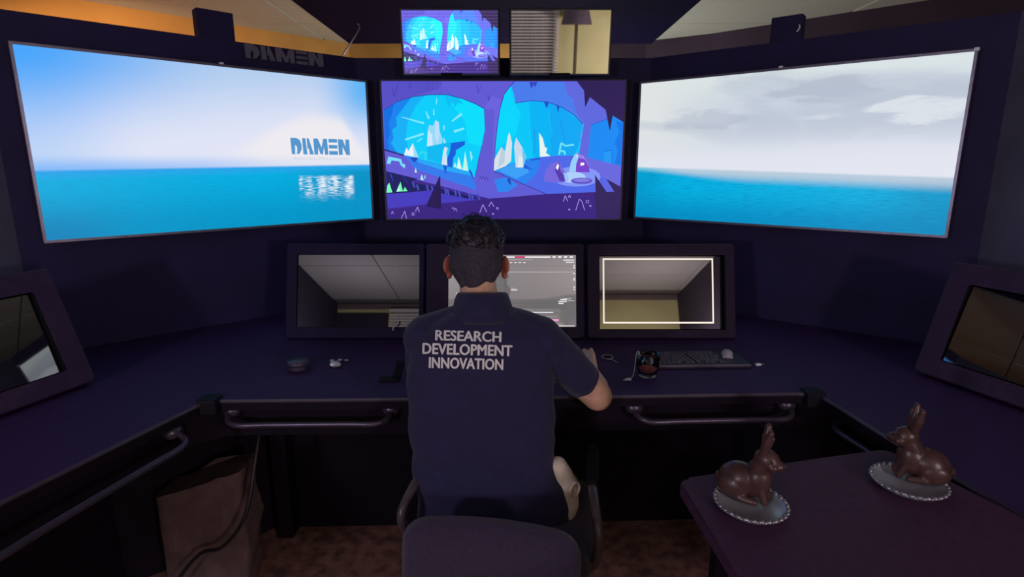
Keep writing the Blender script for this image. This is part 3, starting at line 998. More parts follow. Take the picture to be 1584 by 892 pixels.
# ------------------------------------------------------------------ console desk
dk = thing('console_desk', 'black angled bridge console desk wrapping round the seat, with grab rails', 'desk')
DZ = 0.75
FL = [(-1.115, 0.30), (-1.105, 1.05), (-0.945, 1.585), (-0.915, 1.615), (-0.58, 1.623), (0.40, 1.652), (0.905, 1.672), (0.968, 1.650), (1.005, 1.30), (1.045, 1.05), (1.075, 0.30)]
OUT = [(2.04, 0.46), (1.745, 2.085), (0.68, 2.95), (-0.765, 2.95), (-1.775, 2.01), (-2.07, 0.46)]
bm = B(); prism(bm, FL + OUT, DZ - 0.035, DZ)
obj('worktop', bm, M['desk'], dk)
# pale edge strip following the front lip
bm = B()
tube(bm, [(x, y, DZ - 0.006) for x, y in FL], 0.0065, 6)
obj('edge_strip', bm, M['edge'], dk)
bm = B()
def inset(pts, d):
    out = []
    n = len(pts)
    for i in range(n):
        a, b = Vector(pts[max(i - 1, 0)]), Vector(pts[min(i + 1, n - 1)])
        t = (b - a).normalized()
        out.append((pts[i][0] - t.y * d, pts[i][1] + t.x * d))
    return out
pts = inset(FL, -0.003)
for p, q in zip(pts, pts[1:]):
    wall_seg(bm, p, q, DZ - 0.036, DZ - 0.010, 0.005)
obj('edge_shade', bm, M['apron'], dk)  # dark strip added over the worktop front so it looks unlit
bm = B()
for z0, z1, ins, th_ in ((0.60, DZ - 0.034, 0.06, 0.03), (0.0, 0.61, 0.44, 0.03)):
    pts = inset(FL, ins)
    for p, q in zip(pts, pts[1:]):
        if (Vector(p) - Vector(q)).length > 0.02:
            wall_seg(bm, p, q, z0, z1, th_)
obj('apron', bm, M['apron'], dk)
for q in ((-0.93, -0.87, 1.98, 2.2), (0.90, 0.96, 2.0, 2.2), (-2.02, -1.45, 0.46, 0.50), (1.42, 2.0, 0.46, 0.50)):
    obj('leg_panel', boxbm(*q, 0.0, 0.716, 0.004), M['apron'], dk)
bm = B(); box(bm, -0.030, 0.030, -0.028, 0.03, -0.045, 0.006, 0.008); cc = obj('corner_cap', bm, M['phone'], dk); cc.location = (-0.925, 1.612, DZ + 0.003)
c2 = link('corner_cap', cc.data, None, dk); c2.location = (0.950, 1.668, DZ + 0.003)


def grab_rail(p, q, zr=0.672, out=0.015, r=0.0095, back=0.075):
    p, q = Vector((p[0], p[1], zr)), Vector((q[0], q[1], zr))
    d = (q - p).normalized()
    nrm = Vector((-d.y, d.x, 0))
    e0, e1 = p + nrm * back + Vector((0, 0, 0.022)), q + nrm * back + Vector((0, 0, 0.022))
    pts = [e0, p + nrm * 0.03 + Vector((0, 0, .010)) - d * 0.0, p + d * 0.035] + [p + d * ((q - p).length * k / 4) for k in (1, 2, 3)] + [q - d * 0.035, q + nrm * 0.03 + Vector((0, 0, .010)), e1]
    bm = B()
    tube(bm, smooth_path(pts, 5), r, 10)
    for e in (e0, e1):
        ell(bm, e - nrm * 0.012, (0.030, 0.024, 0.022), (0, 0, math.atan2(d.y, d.x)), 14, 10)
    # flat lower lip of the hand hold
    return obj('grab_rail', bm, M['rail'], dk, True)
grab_rail((-0.885, 1.600), (-0.385, 1.612))
grab_rail((0.395, 1.622), (0.895, 1.645))
grab_rail((-1.060, 0.95), (-0.925, 1.50))
grab_rail((0.972, 1.60), (1.050, 1.00))

# ------------------------------------------------------------------ console displays
def console_monitor(loc, rotz, wv, hv, tilt, scr, label, mat, extra=None, hmat='housing', group=None, srot=None):
    """loc = bottom front centre of the housing; scr = (cx, cz, w, h) of the screen opening on its face"""
    t = thing('console_monitor', label, 'monitor', loc, rotz, group)
    mt = Matrix.Rotation(-tilt, 4, 'X')
    def f(name, bm, m_, smooth=False):
        bmesh.ops.transform(bm, matrix=mt, verts=bm.verts[:])
        return obj(name, bm, m_, t, smooth)
    h_o = f('housing', frame_bm(wv, hv, 0.016, scr[2], scr[3], 0.006, 0.05 if not srot else 0.068, 0.012 if not srot else 0.062, scr[0], scr[1], hv / 2), M[hmat])
    h_o.data.materials.append(M['recess'])
    g_ = uv_plane('screen', scr[2] - 0.002, scr[3] - 0.002, 0.007 if not srot else 0.0, M[mat], t, scr[0], scr[1])
    if srot:
        pv = Vector((scr[0], 0.0, scr[1]))
        g_.data.transform(Matrix.Translation(pv + Vector((0, 0.033, 0))) @ Matrix.Rotation(srot[0], 4, 'Z') @ Matrix.Rotation(-srot[1], 4, 'X') @ Matrix.Scale(0.985, 4) @ Matrix.Translation(-pv))
    g_.data.transform(mt)
    if extra:
        e = extra(t, scr)
        if srot:
            e.data.transform(Matrix.Translation(pv + Vector((0, 0.033, 0))) @ Matrix.Rotation(srot[0], 4, 'Z') @ Matrix.Rotation(-srot[1], 4, 'X') @ Matrix.Translation(-pv - Vector((0, 0.0075, 0))))
        e.data.transform(mt)
    st = B()
    dy = math.sin(tilt) * hv
    hz = math.cos(tilt) * hv
    prism(st, [(-wv / 2 + 0.05, 0.072), (wv / 2 - 0.05, 0.072), (wv / 2 - 0.05, dy + 0.08), (-wv / 2 + 0.05, dy + 0.08)], 0.0, 0.02)
    prism(st, [(-0.12, dy * 0.8 + 0.05), (0.12, dy * 0.8 + 0.05), (0.12, dy + 0.07), (-0.12, dy + 0.07)], 0.0, hz * 0.75)
    obj('support', st, M['phone'], t)
    return t


TZ = DZ + 0.006
def white_border(t, scr):
    cx, cz, w_, h_ = scr
    polys = []
    W = rgb(248, 236, 222)
    k = 0.012
    x0, x1, y0, y1 = 0.035, 0.925, 0.085, 0.965
    for r_ in ((x0, x1, y0, y0 + 0.022), (x0, x1, y1 - 0.022, y1), (x0, x0 + k, y0, y1), (x1 - k, x1, y0, y1)):
        polys.append(([(r_[0], r_[2]), (r_[1], r_[2]), (r_[1], r_[3]), (r_[0], r_[3])], W))
    return flat_art('lit_border', polys, w_, h_, 0.0068, M['ui'], t, cx, cz)


def ui_art(t, scr):
    cx, cz, w_, h_ = scr
    Wt, Pk, Gy = rgb(235, 232, 236), rgb(225, 40, 110), rgb(172, 170, 172)
    def r_(x0, x1, y0, y1, c):
        polys.append(([(x0, y0), (x1, y0), (x1, y1), (x0, y1)], c))
    polys = []
    r_(0.05, 0.80, 0.955, 0.975, Wt); r_(0.52, 0.60, 0.955, 0.975, Pk); r_(0.30, 0.66, 0.925, 0.935, Gy)
    for k in range(4):
        r_(0.815 + k * 0.045, 0.840 + k * 0.045, 0.955, 0.978, Wt)
    for k, (a, b) in enumerate(((0.90, 0.985), (0.92, 0.985))):
        r_(a, b, 0.918 - k * 0.03, 0.930 - k * 0.03, Wt)
    for k in range(4):
        r_(0.48 + k * 0.035, 0.50 + k * 0.035, 0.885, 0.895, Wt)
    for y in (0.84, 0.81, 0.73, 0.66, 0.64, 0.54, 0.51):
        r_(0.978, 0.990, y, y + 0.016, Wt)
    r_(0.04, 0.985, 0.752, 0.764, Gy)
    r_(0.49, 0.54, 0.505, 0.517, Wt); r_(0.49, 0.53, 0.525, 0.535, Gy)
    r_(0.875, 0.925, 0.37, 0.385, Wt); r_(0.86, 0.925, 0.345, 0.358, Wt); r_(0.86, 0.90, 0.318, 0.332, Wt); r_(0.93, 0.985, 0.36, 0.366, Wt); r_(0.90, 0.96, 0.385, 0.392, Wt)
    r_(0.05, 0.82, 0.195, 0.208, Wt); r_(0.05, 0.85, 0.140, 0.145, Gy)
    r_(0.20, 0.80, 0.085, 0.110, Pk); r_(0.55, 0.86, 0.088, 0.098, Wt); r_(0.74, 0.86, 0.080, 0.112, rgb(240, 150, 200))
    r_(0.84, 0.985, 0.012, 0.022, Wt)
    for k in range(14):
        y = 0.46 - k * 0.026
        r_(0.06, 0.06 + 0.04 + 0.05 * random.random(), y, y + 0.010, Wt)
    for k in range(10):
        y = 0.50 - k * 0.026
        r_(0.16, 0.20 + 0.03 * random.random(), y, y + 0.014, Wt)
    return flat_art('interface', polys, w_, h_, 0.0068, M['ui'], t, cx, cz)


T15 = R(15.5)
console_monitor((-0.648, 2.218, TZ), 0, 0.572, 0.392, T15, (0.012, 0.197, 0.505, 0.300), 'unlit console display, left of three at the back of the desk', 'glass_left')
console_monitor((-0.029, 2.218, TZ), 0, 0.655, 0.392, T15, (0.030, 0.197, 0.530, 0.300), 'lit console display with program lines over a painted grey reflection, behind the seated person', 'glass_ui', ui_art, 'housing_mid')
console_monitor((0.616, 2.218, TZ), 0, 0.612, 0.392, T15, (0.006, 0.190, 0.520, 0.310), 'console display with a glowing white border line, right of three', 'glass_dark', white_border, 'housing_mid', srot=(0.0, R(-0.7)))
wv = 0.70
dL = Vector((0.27534, 0.96135))
mid = Vector((-1.3576, 1.7390)) - dL * wv / 2
console_monitor((mid.x, mid.y, DZ + 0.016), math.atan2(dL.y, dL.x), wv, 0.387, R(19.3), (0.0, 0.190, 0.555, 0.262), 'tilted console display on the left wing of the desk, cut by the frame', 'glass_dark', None, 'housing_side', srot=(R(-3), R(-1)))
dR = Vector((0.29983, -0.95399))
mid = Vector((1.3737, 1.8291)) + dR * wv / 2
console_monitor((mid.x, mid.y, DZ + 0.016), math.atan2(dR.y, dR.x), wv, 0.387, R(16.1), (0.0, 0.190, 0.555, 0.262), 'tilted console display on the right wing of the desk, cut by the frame', 'glass_side', None, 'housing_side', srot=(R(5), R(3)))

# ------------------------------------------------------------------ small things on the desk
# tea glass
gl = thing('tea_glass', 'clear glass tumbler of dark tea beside the keyboard', 'glass', tuple(on(1001, 581, DZ)))
bm = B()
lathe(bm, [(0, 0.0), (0.026, 0.0), (0.030, 0.004), (0.038, 0.035), (0.040, 0.078), (0.0385, 0.0785), (0.0365, 0.036), (0.028, 0.009), (0.0, 0.008)], 36, closed=True)
obj('tumbler', bm, M['glass'], gl, True)
bm = B(); lathe(bm, [(0, 0.0095), (0.0275, 0.0102), (0.0360, 0.036), (0.0376, 0.064), (0, 0.064)], 36, closed=True); obj('tea', bm, M['drink'], gl, True)
gp = on(1001, 581, DZ)
tagp = on(970, 588, DZ)
tb = thing('tea_bag_tag', 'paper tag of a tea bag lying left of the tea glass, string over the rim', 'tag', (tagp.x, tagp.y, DZ))
bm = B()
d0 = gp - tagp
tube(bm, smooth_path([(0.006, 0.004, 0.003), (d0.x * 0.30, d0.y * 0.30, 0.016), (d0.x - 0.040, d0.y - 0.002, 0.0825), (d0.x - 0.030, d0.y + 0.001, 0.080), (d0.x - 0.022, d0.y + 0.001, 0.058)], 5), 0.0013, 5)
obj('string', bm, M['string'], tb, True)
bm = B()
vs = [bm.verts.new(c) for c in ((-0.016, -0.004, 0.001), (-0.003, -0.012, 0.004), (0.015, -0.006, 0.002), (0.012, 0.008, 0.007), (-0.004, 0.010, 0.003), (0, 0, 0.009))]
for i in range(5):
    bm.faces.new((vs[i], vs[(i + 1) % 5], vs[5]))
bm.faces.new(vs[:5][::-1])
obj('paper', bm, M['tag'], tb)
# ring with a stem
kp = on(942, 555, DZ)
kr = thing('key_ring', 'steel ring with a thin key lying on the desk near the hand', 'key', (kp.x, kp.y, DZ))
bm = B(); tube(bm, [(-0.004 + 0.021 * math.cos(2 * math.pi * k / 24), 0.012 + 0.024 * math.sin(2 * math.pi * k / 24), 0.003) for k in range(25)], 0.003, 6); obj('ring', bm, M['steel'], kr, True)
bm = B(); box(bm, -0.004, 0.004, -0.045, 0.0, 0.001, 0.004, 0.001, mat=Matrix.Translation((0.006, -0.008, 0)) @ Matrix.Rotation(R(22), 4, 'Z')); obj('blade', bm, M['steel'], kr)
# keyboard
kl, kr_ = on(1010, 574, DZ), on(1160, 569, DZ)
kw, kd = 0.335, 0.145
ctr = (on(1018, 572, DZ) + on(1163, 568, DZ)) / 2
kb = thing('keyboard', 'dark flat keyboard on the desk below the white-bordered display', 'keyboard', (ctr.x - 0.004, ctr.y + kd / 2, DZ), R(2))
bm = B(); box(bm, -kw / 2, kw / 2, -kd / 2, kd / 2, 0.0, 0.014, 0.003); obj('tray', bm, M['kb'], kb)
obj('front_edge', boxbm(-kw / 2 + 0.004, kw / 2 - 0.004, -kd / 2 - 0.002, -kd / 2 + 0.003, 0.008, 0.0145, 0.0008), M['kb_edge'], kb)
bm = B()
for r_ in range(6):
    x = -kw / 2 + 0.008
    while x < kw / 2 - 0.10:
        ww = 0.0135 if random.random() > 0.12 else 0.026
        if not (r_ == 5 and random.random() < 0.2):
            box(bm, x, x + ww, kd / 2 - 0.024 - r_ * 0.0205, kd / 2 - 0.008 - r_ * 0.0205, 0.013, 0.0185)
        x += ww + 0.003
        if abs(x + 0.03) < 0.007:
            x += 0.006
ks = obj('keys', bm, M['key'], kb); ks['kind'] = 'stuff'
mp = on(1126, 558, DZ)
ms = thing('mouse', 'pale computer mouse resting on the right end of the keyboard', 'mouse', (mp.x, mp.y + 0.012, DZ + 0.013), R(-15))
bm = B(); ell(bm, (0, 0, 0.010), (0.020, 0.034, 0.016)); box(bm, -0.019, 0.019, -0.030, 0.030, 0.001, 0.008, 0.004); organic('shell', bm, M['mouse'], ms, 0.0018, 3)
obj('wheel', boxbm(-0.002, 0.002, 0.014, 0.024, 0.018, 0.0265, 0.001), M['phone'], ms)
ep = on(1174, 565, DZ)
us = thing('usb_stick', 'tiny white stick lying right of the keyboard', 'usb stick', (ep.x, ep.y, DZ), R(8))
obj('body', boxbm(-0.013, 0.006, -0.006, 0.006, 0.0005, 0.008, 0.002), M['white'], us); obj('plug', boxbm(0.006, 0.018, -0.004, 0.004, 0.002, 0.006, 0.0008), M['steel'], us)
# left of the person
pp = on(462, 570, DZ)
pk = thing('round_tin', 'dark round tin with a lid on the left part of the desk', 'tin', (pp.x, pp.y, DZ))
bm = B(); lathe(bm, [(0, 0), (0.032, 0), (0.034, 0.004), (0.034, 0.014), (0, 0.014)], 36, closed=True); obj('base', bm, M['puck'], pk)
bm = B(); lathe(bm, [(0, 0.017), (0.038, 0.017), (0.041, 0.021), (0.040, 0.030), (0.036, 0.033), (0, 0.034)], 36, closed=True); obj('lid', bm, M['puck'], pk, True)
bm = B(); lathe(bm, [(0, 0.0135), (0.030, 0.0135), (0.030, 0.0175), (0, 0.0175)], 30, closed=True); obj('rim', bm, M['bezel'], pk)
def nugget(px, py, r, label, seed, name='foil_wrapper', grp=None):
    p = on(px, py, DZ)
    bm = B(); bmesh.ops.create_icosphere(bm, subdivisions=2, radius=1.0)
    for v in bm.verts:
        k = 1 + 0.35 * noise.noise(v.co * 2.2 + Vector((seed, 0, 0)))
        v.co = Vector((v.co.x * r[0] * k, v.co.y * r[1] * k, max(-r[2], v.co.z * r[2] * k)))
    o = obj(name, bm, M['foil']); o.location = (p.x, p.y, DZ + r[2]); tag(o, label, 'wrapper')
    return o
nugget(519, 567, (0.021, 0.018, 0.011), 'largest crumpled silver wrapper on the desk right of the round tin', 1)
nugget(514, 559, (0.009, 0.007, 0.004), 'left one of three silver scraps behind the large crumpled wrapper', 2)
nugget(526, 558, (0.009, 0.007, 0.004), 'middle one of three silver scraps behind the large crumpled wrapper', 3)
nugget(536, 558.5, (0.009, 0.006, 0.004), 'right one of three silver scraps behind the large crumpled wrapper', 4)
ph = on(602, 588, DZ)
po = thing('black_holder', 'small black phone holder on the desk by the left sleeve', 'holder', (ph.x, ph.y, DZ), R(4))
obj('plate', boxbm(-0.033, 0.03, -0.018, 0.02, 0, 0.008, 0.003), M['phone'], po)
bm = B(); box(bm, -0.012, 0.014, -0.004, 0.004, 0, 0.062, 0.003, mat=Matrix.Translation((0.024, 0.012, 0.004)) @ Matrix.Rotation(R(14), 4, 'Y')); obj('arm', bm, M['phone'], po)
ch = [at(611, 497, 2.20), at(612, 501, 2.20), at(609, 505, 2.20), at(608, 511, 2.195)]
bm = B(); tube(bm, smooth_path(ch, 5), [0.0022 + 0.0012 * (k % 2) for k in range(16)], 6)
tag(obj('key_chain', bm, M['foil'], None, True), 'short silver bead chain hanging in front of the left console display', 'chain')

# ------------------------------------------------------------------ side table with plates and chocolate rabbits
tt = thing('side_table', 'dark low table with a rounded corner at the lower right', 'table', (0.70, 0.8, 0))
TT = 0.76
cor = []
c0 = Vector((0.4005, 1.1265))
for k in range(7):
    a = R(176 - 90 * k / 6)
    cor.append((c0.x + 0.026 * math.cos(a), c0.y + 0.026 * math.sin(a)))
PT = cor + [(0.735, 1.2405), (0.905, 1.285), (0.93, 1.285), (0.945, 1.26), (1.030, 1.000), (1.046, 0.85), (1.05, 0.36), (0.42, 0.36), (0.390, 0.84)]
bm = B(); prism(bm, [(x - 0.70, y - 0.8) for x, y in PT], TT - 0.028, TT)
bmesh.ops.bevel(bm, geom=[e for e in bm.edges if abs(e.verts[0].co.z - e.verts[1].co.z) < 1e-6 and e.verts[0].co.z > TT - 0.001], offset=0.004, segments=2, affect='EDGES')
obj('tabletop', bm, M['table'], tt)
for (x, y) in ((0.46, 1.08), (0.90, 1.22), (0.97, 0.44), (0.47, 0.44)):
    bm = B(); box(bm, -0.02, 0.02, -0.02, 0.02, 0, TT - 0.026, 0.003)
    l_ = obj('leg', bm, M['apron'], tt); l_.location = (x - 0.70, y - 0.8, 0)


def plate(p, rr, label):
    t = thing('plate', label, 'plate', (p.x, p.y, TT), 0, None)
    bm = B(); lathe(bm, [(0, 0.002), (rr * 0.55, 0.0), (rr * 0.8, 0.001), (rr * 0.97, 0.010), (rr, 0.013), (rr * 0.985, 0.0155), (rr * 0.93, 0.0125), (rr * 0.78, 0.005), (0, 0.0045)], 56, closed=True)
    obj('dish', bm, M['plate'], t, True)
    bd = None
    nb = 30
    for k in range(nb):
        if bd is None:
            bm = B(); ell(bm, (0, 0, 0), (0.0070, 0.0048, 0.0040), (0, 0, 0), 8, 6)
            o = obj('rim_bead', bm, M['bead'], t, True); bd = o.data
        else:
            o = link('rim_bead', bd, None, t)
        a = 2 * math.pi * k / nb
        o.location = (rr * 0.97 * math.cos(a), rr * 0.97 * math.sin(a), 0.0150)
        o.rotation_euler = (0, 0, a + math.pi / 2)
    return t


pa, pb = on(1161, 780, TT + 0.008), on(1405, 747, TT + 0.008)
plate(pa, 0.072, 'silver beaded plate nearer the chair, under the left chocolate rabbit')
plate(pb, 0.073, 'silver beaded plate by the desk wing, under the right chocolate rabbit')


def rabbit(p, rotz, label, kind):
    """rabbit sits along local +X, nose at +X"""
    t = thing('chocolate_rabbit', label, 'rabbit', (p.x, p.y, TT + 0.0078), rotz)
    bm = B()
    ell(bm, (-0.020, 0, 0.036), (0.043, 0.034, 0.036), (0, R(-10), 0))           # rump
    ell(bm, (0.012, 0, 0.043), (0.030, 0.026, 0.040), (0, R(20), 0))              # chest
    ell(bm, (-0.028, -0.024, 0.024), (0.030, 0.014, 0.024))                       # haunches
    ell(bm, (-0.028, 0.024, 0.024), (0.030, 0.014, 0.024))
    capsule(bm, (-0.01, -0.028, 0.007), (0.020, -0.027, 0.006), 0.009, 0.007)     # hind feet
    capsule(bm, (-0.01, 0.028, 0.007), (0.020, 0.027, 0.006), 0.009, 0.007)
    capsule(bm, (0.024, -0.012, 0.036), (0.036, -0.013, 0.006), 0.010, 0.008)     # fore paws
    capsule(bm, (0.024, 0.012, 0.036), (0.036, 0.013, 0.006), 0.010, 0.008)
    hx, hz = 0.030, 0.094
    capsule(bm, (0.012, 0, 0.062), (hx - 0.004, 0, hz - 0.006), 0.022, 0.020)     # neck
    ell(bm, (hx, 0, hz), (0.026, 0.021, 0.023), (0, R(15), 0))                    # head
    ell(bm, (hx + 0.022, 0, hz - 0.006), (0.014, 0.013, 0.011))                   # muzzle
    ell(bm, (hx + 0.014, -0.013, hz - 0.008), (0.012, 0.009, 0.010))
    ell(bm, (hx + 0.014, 0.013, hz - 0.008), (0.012, 0.009, 0.010))
    ell(bm, (-0.060, 0, 0.026), (0.012, 0.012, 0.012))                            # tail
    organic('body', bm, M['choc'], t, 0.0022, 4)
    for s in (-1, 1):
        bm = B()
        if kind == 0:      # ears swept back and up
            e0, e1 = (hx - 0.008, s * 0.010, hz + 0.014), (hx - 0.004 - (0.002 if s > 0 else -0.010), s * 0.016, hz + 0.066)
        else:
            e0, e1 = (hx - 0.010, s * 0.010, hz + 0.014), (hx - 0.018, s * 0.018, hz + 0.068)
        e0, e1 = Vector(e0), Vector(e1)
        m_ = e0.lerp(e1, 0.55)
        capsule(bm, e0, m_, 0.0075, 0.0105)
        capsule(bm, m_, e1, 0.0105, 0.0065)
        ear = organic('ear', bm, M['choc'], t, 0.0018, 2)
        bm = B(); capsule(bm, e0.lerp(e1, 0.25) + Vector((0.0075, 0, 0)), e0.lerp(e1, 0.8) + Vector((0.0070, 0, 0)), 0.0030, 0.0042, 8); obj('inner_ear', bm, M['choc'], ear, True)
        bm = B(); ell(bm, (hx + 0.014, s * 0.0178, hz + 0.006), (0.0036, 0.0024, 0.0040), (0, 0, 0), 10, 8); obj('eye', bm, M['choc'], t, True)
    bm = B(); ell(bm, (hx + 0.035, 0, hz - 0.003), (0.003, 0.005, 0.003), (0, 0, 0), 10, 8); obj('nose', bm, M['choc'], t, True)
    return t


ra = rabbit(on(1156, 772, TT), R(-38), 'chocolate rabbit facing right on the plate nearer the chair', 0)
rb = rabbit(on(1415, 742, TT), R(160), 'chocolate rabbit facing left on the plate by the desk wing', 1)

# ------------------------------------------------------------------ paper bag and cable under the left wing
bg = thing('paper_bag', 'crumpled brown paper bag standing under the left desk corner', 'bag', (-1.065, 1.78, 0))
bm = B()
NX, NZ = 14, 16
rings = []
for j in range(NZ + 1):
    z = 0.002 + 0.40 * j / NZ
    ring = []
    for k in range(40):
        a = 2 * math.pi * k / 40
        ca, sa = math.cos(a), math.sin(a)
        x = 0.150 * math.copysign(abs(ca) ** 0.35, ca); y = 0.075 * math.copysign(abs(sa) ** 0.35, sa)
        q = Vector((x, y, z))
        dn = 0.030 * noise.noise(q * 9.0) + 0.014 * noise.noise(q * 22.0)
        zz_ = z + (0.05 * x / 0.165 + 0.03 * noise.noise(Vector((x * 9, y * 9, 3)))) * (j / NZ)
        ring.append((x * (1 + dn * 3), y * (1 + dn * 6) + dn, zz_))
    rings.append(ring)
loft(bm, rings)
o = obj('sack', bm, M['bag'], bg)
bg.rotation_euler = (0, 0, R(4))
bm = B(); tube(bm, smooth_path([(-0.10, -0.13, 0.006), (-0.05, -0.12, 0.10), (0.03, -0.115, 0.19), (0.11, -0.12, 0.22), (0.19, -0.11, 0.33), (0.21, -0.04, 0.50), (0.20, 0.05, 0.61)], 6), 0.006, 8)
cb = tag(obj('power_cable', bm, M['cable'], None, True), 'black cable drooping in front of the brown paper bag', 'cable')
cb.location = (-1.065, 1.76, 0)

# ------------------------------------------------------------------ office chair
oc = thing('office_chair', 'dark purple upholstered swivel chair the person sits on', 'chair', (-0.012, 1.42, 0), R(-9))
def pillow(name, w_, d_, h_, bend, mt, mat):
    bm = B()
    NXc, NYc = 20, 14
    top, bot = [], []
    for sgn, store in ((1, top), (-1, bot)):
        for j in range(NYc + 1):
            row = []
            for i in range(NXc + 1):
                u, v = i / NXc * 2 - 1, j / NYc * 2 - 1
                # rounded-rectangle mapping
                x = u * w_ / 2; y = v * d_ / 2
                cr = 0.055
                ax, ay = abs(x) - (w_ / 2 - cr), abs(y) - (d_ / 2 - cr)
                if ax > 0 and ay > 0:
                    L = math.hypot(ax, ay)
                    m_ = max(ax, ay)
                    x = math.copysign(w_ / 2 - cr + ax * m_ / L, x); y = math.copysign(d_ / 2 - cr + ay * m_ / L, y)
                e = max(abs(u), abs(v))
                z = sgn * h_ / 2 * (max(0, 1 - e ** 5)) ** 0.5
                row.append(bm.verts.new((x, y, z + bend * (x / (w_ / 2)) ** 2)))
            store.append(row)
    for st, fl_ in ((top, False), (bot, True)):
        for j in range(NYc):
            for i in range(NXc):
                q = [st[j][i], st[j][i + 1], st[j + 1][i + 1], st[j + 1][i]]
                bm.faces.new(q[::-1] if fl_ else q)
    bmesh.ops.remove_doubles(bm, verts=bm.verts[:], dist=1e-5)
    bmesh.ops.transform(bm, matrix=mt, verts=bm.verts[:])
    return obj(name, bm, mat, oc, True)
pillow('seat', 0.48, 0.46, 0.085, 0.01, Matrix.Translation((0, 0.06, 0.425)), M['chair_fab'])
pillow('backrest', 0.418, 0.30, 0.062, 0.040, Matrix.Translation((0.006, -0.262, 0.492)) @ Matrix.Rotation(R(82), 4, 'X'), M['chair_fab'])
bm = B(); box(bm, -0.04, 0.04, -0.300, -0.285, 0.36, 0.52, 0.004); box(bm, -0.04, 0.04, -0.30, 0.0, 0.345, 0.365, 0.004)
obj('back_strut', bm, M['chair_metal'], oc)
for s in (-1, 1):
    bm = B()
    xo = s * 0.243
    tube(bm, smooth_path([(s * 0.20, -0.02, 0.375), (xo, -0.06, 0.40), (xo + s * 0.01, -0.16, 0.55), (xo, -0.11, 0.605), (xo - s * 0.01, 0.0, 0.62), (xo - s * 0.015, 0.16, 0.625)], 6), 0.0125, 10)
    ar = obj('armrest', bm, M['chair_metal'], oc, True)
    obj('arm_pad', boxbm(xo - 0.018 - s * 0.01, xo + 0.018 - s * 0.01, -0.04, 0.15, 0.622, 0.640, 0.008), M['recess'], ar)
bm = B(); tube(bm, [(0, 0.02, 0.08), (0, 0.02, 0.36)], 0.026, 14); obj('gas_column', bm, M['chair_metal'], oc, True)
bm = B(); box(bm, -0.12, 0.12, -0.12, 0.14, 0.355, 0.388, 0.006); obj('seat_plate', bm, M['chair_metal'], oc)
for k in range(5):
    a = R(90 + 72 * k)
    c_, s_ = math.cos(a), math.sin(a)
    bm = B(); tube(bm, [(0.0, 0.02, 0.105), (0.28 * c_, 0.02 + 0.28 * s_, 0.075)], [0.026, 0.016], 8); lg = obj('leg', bm, M['chair_metal'], oc, True)
    bm = B(); tube(bm, [(0.28 * c_ - 0.02 * s_, 0.02 + 0.28 * s_ + 0.02 * c_, 0.03), (0.28 * c_ + 0.02 * s_, 0.02 + 0.28 * s_ - 0.02 * c_, 0.03)], 0.030, 16); tube(bm, [(0.28 * c_, 0.02 + 0.28 * s_, 0.03), (0.28 * c_, 0.02 + 0.28 * s_, 0.08)], 0.008, 8); obj('caster', bm, M['phone'], lg)

# ------------------------------------------------------------------ the seated person
pe = thing('person', 'person in navy polo shirt seated at the desk, back turned', 'person', (-0.06, 1.45, 0))
PO = Vector((-0.06, 1.45, 0))
def L_(v):
    return Vector(v) - PO

# joints (world)
SHR, ELR, WRR = Vector((0.078, 1.50, 0.984)), at(924, 612, 1.590), at(911, 573, 1.775)
WRR.z = max(WRR.z, DZ + 0.030)
HAR = at(906, 553, 1.845); HAR.z = DZ + 0.040
SHL, ELL_, WRL = Vector((-0.238, 1.50, 0.986)), Vector((-0.250, 1.600, 0.800)), Vector((-0.10, 1.755, 0.787))
HDC = at(737, 398, 1.60)
NK0, NK1 = Vector((-0.085, 1.515, 1.03)), HDC + Vector((0.002, -0.018, -0.055))
HIPR, HIPL = Vector((0.040, 1.44, 0.550)), Vector((-0.165, 1.44, 0.555))
KNR, KNL = Vector((0.065, 1.86, 0.525)), Vector((-0.24, 1.85, 0.535))
ANR, ANL = Vector((0.08, 1.83, 0.09)), Vector((-0.25, 1.82, 0.09))

bm = B()
C = lambda a, b, r0, r1: capsule(bm, L_(a), L_(b), r0, r1)
# trunk
capsule(bm, L_((-0.055, 1.47, 0.57)), L_((-0.065, 1.50, 0.75)), 0.080, 0.085)
capsule(bm, L_((-0.065, 1.50, 0.75)), L_((-0.08, 1.51, 0.92)), 0.085, 0.080)
C(SHR.lerp(SHL, 0.1) - Vector((0, 0, 0.012)), SHL.lerp(SHR, 0.1) - Vector((0, 0, 0.012)), 0.045, 0.045)
C(NK0, NK1, 0.056, 0.052)
# arms
C(SHR - Vector((0.006, 0, 0.012)), ELR, 0.044, 0.045); C(ELR, ELR.lerp(WRR, 0.35), 0.042, 0.043); C(ELR.lerp(WRR, 0.35), WRR, 0.043, 0.027)
C(SHL + Vector((0.006, 0, -0.012)), ELL_, 0.044, 0.040); C(ELL_, ELL_.lerp(WRL, 0.35), 0.040, 0.041); C(ELL_.lerp(WRL, 0.35), WRL, 0.041, 0.027)
# legs
for H, K, A in ((HIPR, KNR, ANR), (HIPL, KNL, ANL)):
    C(H + Vector((0, 0.06, 0.0)), K, 0.070, 0.060); C(K, K.lerp(A, 0.35), 0.056, 0.058); C(K.lerp(A, 0.35), A, 0.058, 0.036); C(A, A + Vector((0, 0.16, -0.045)), 0.038, 0.03)
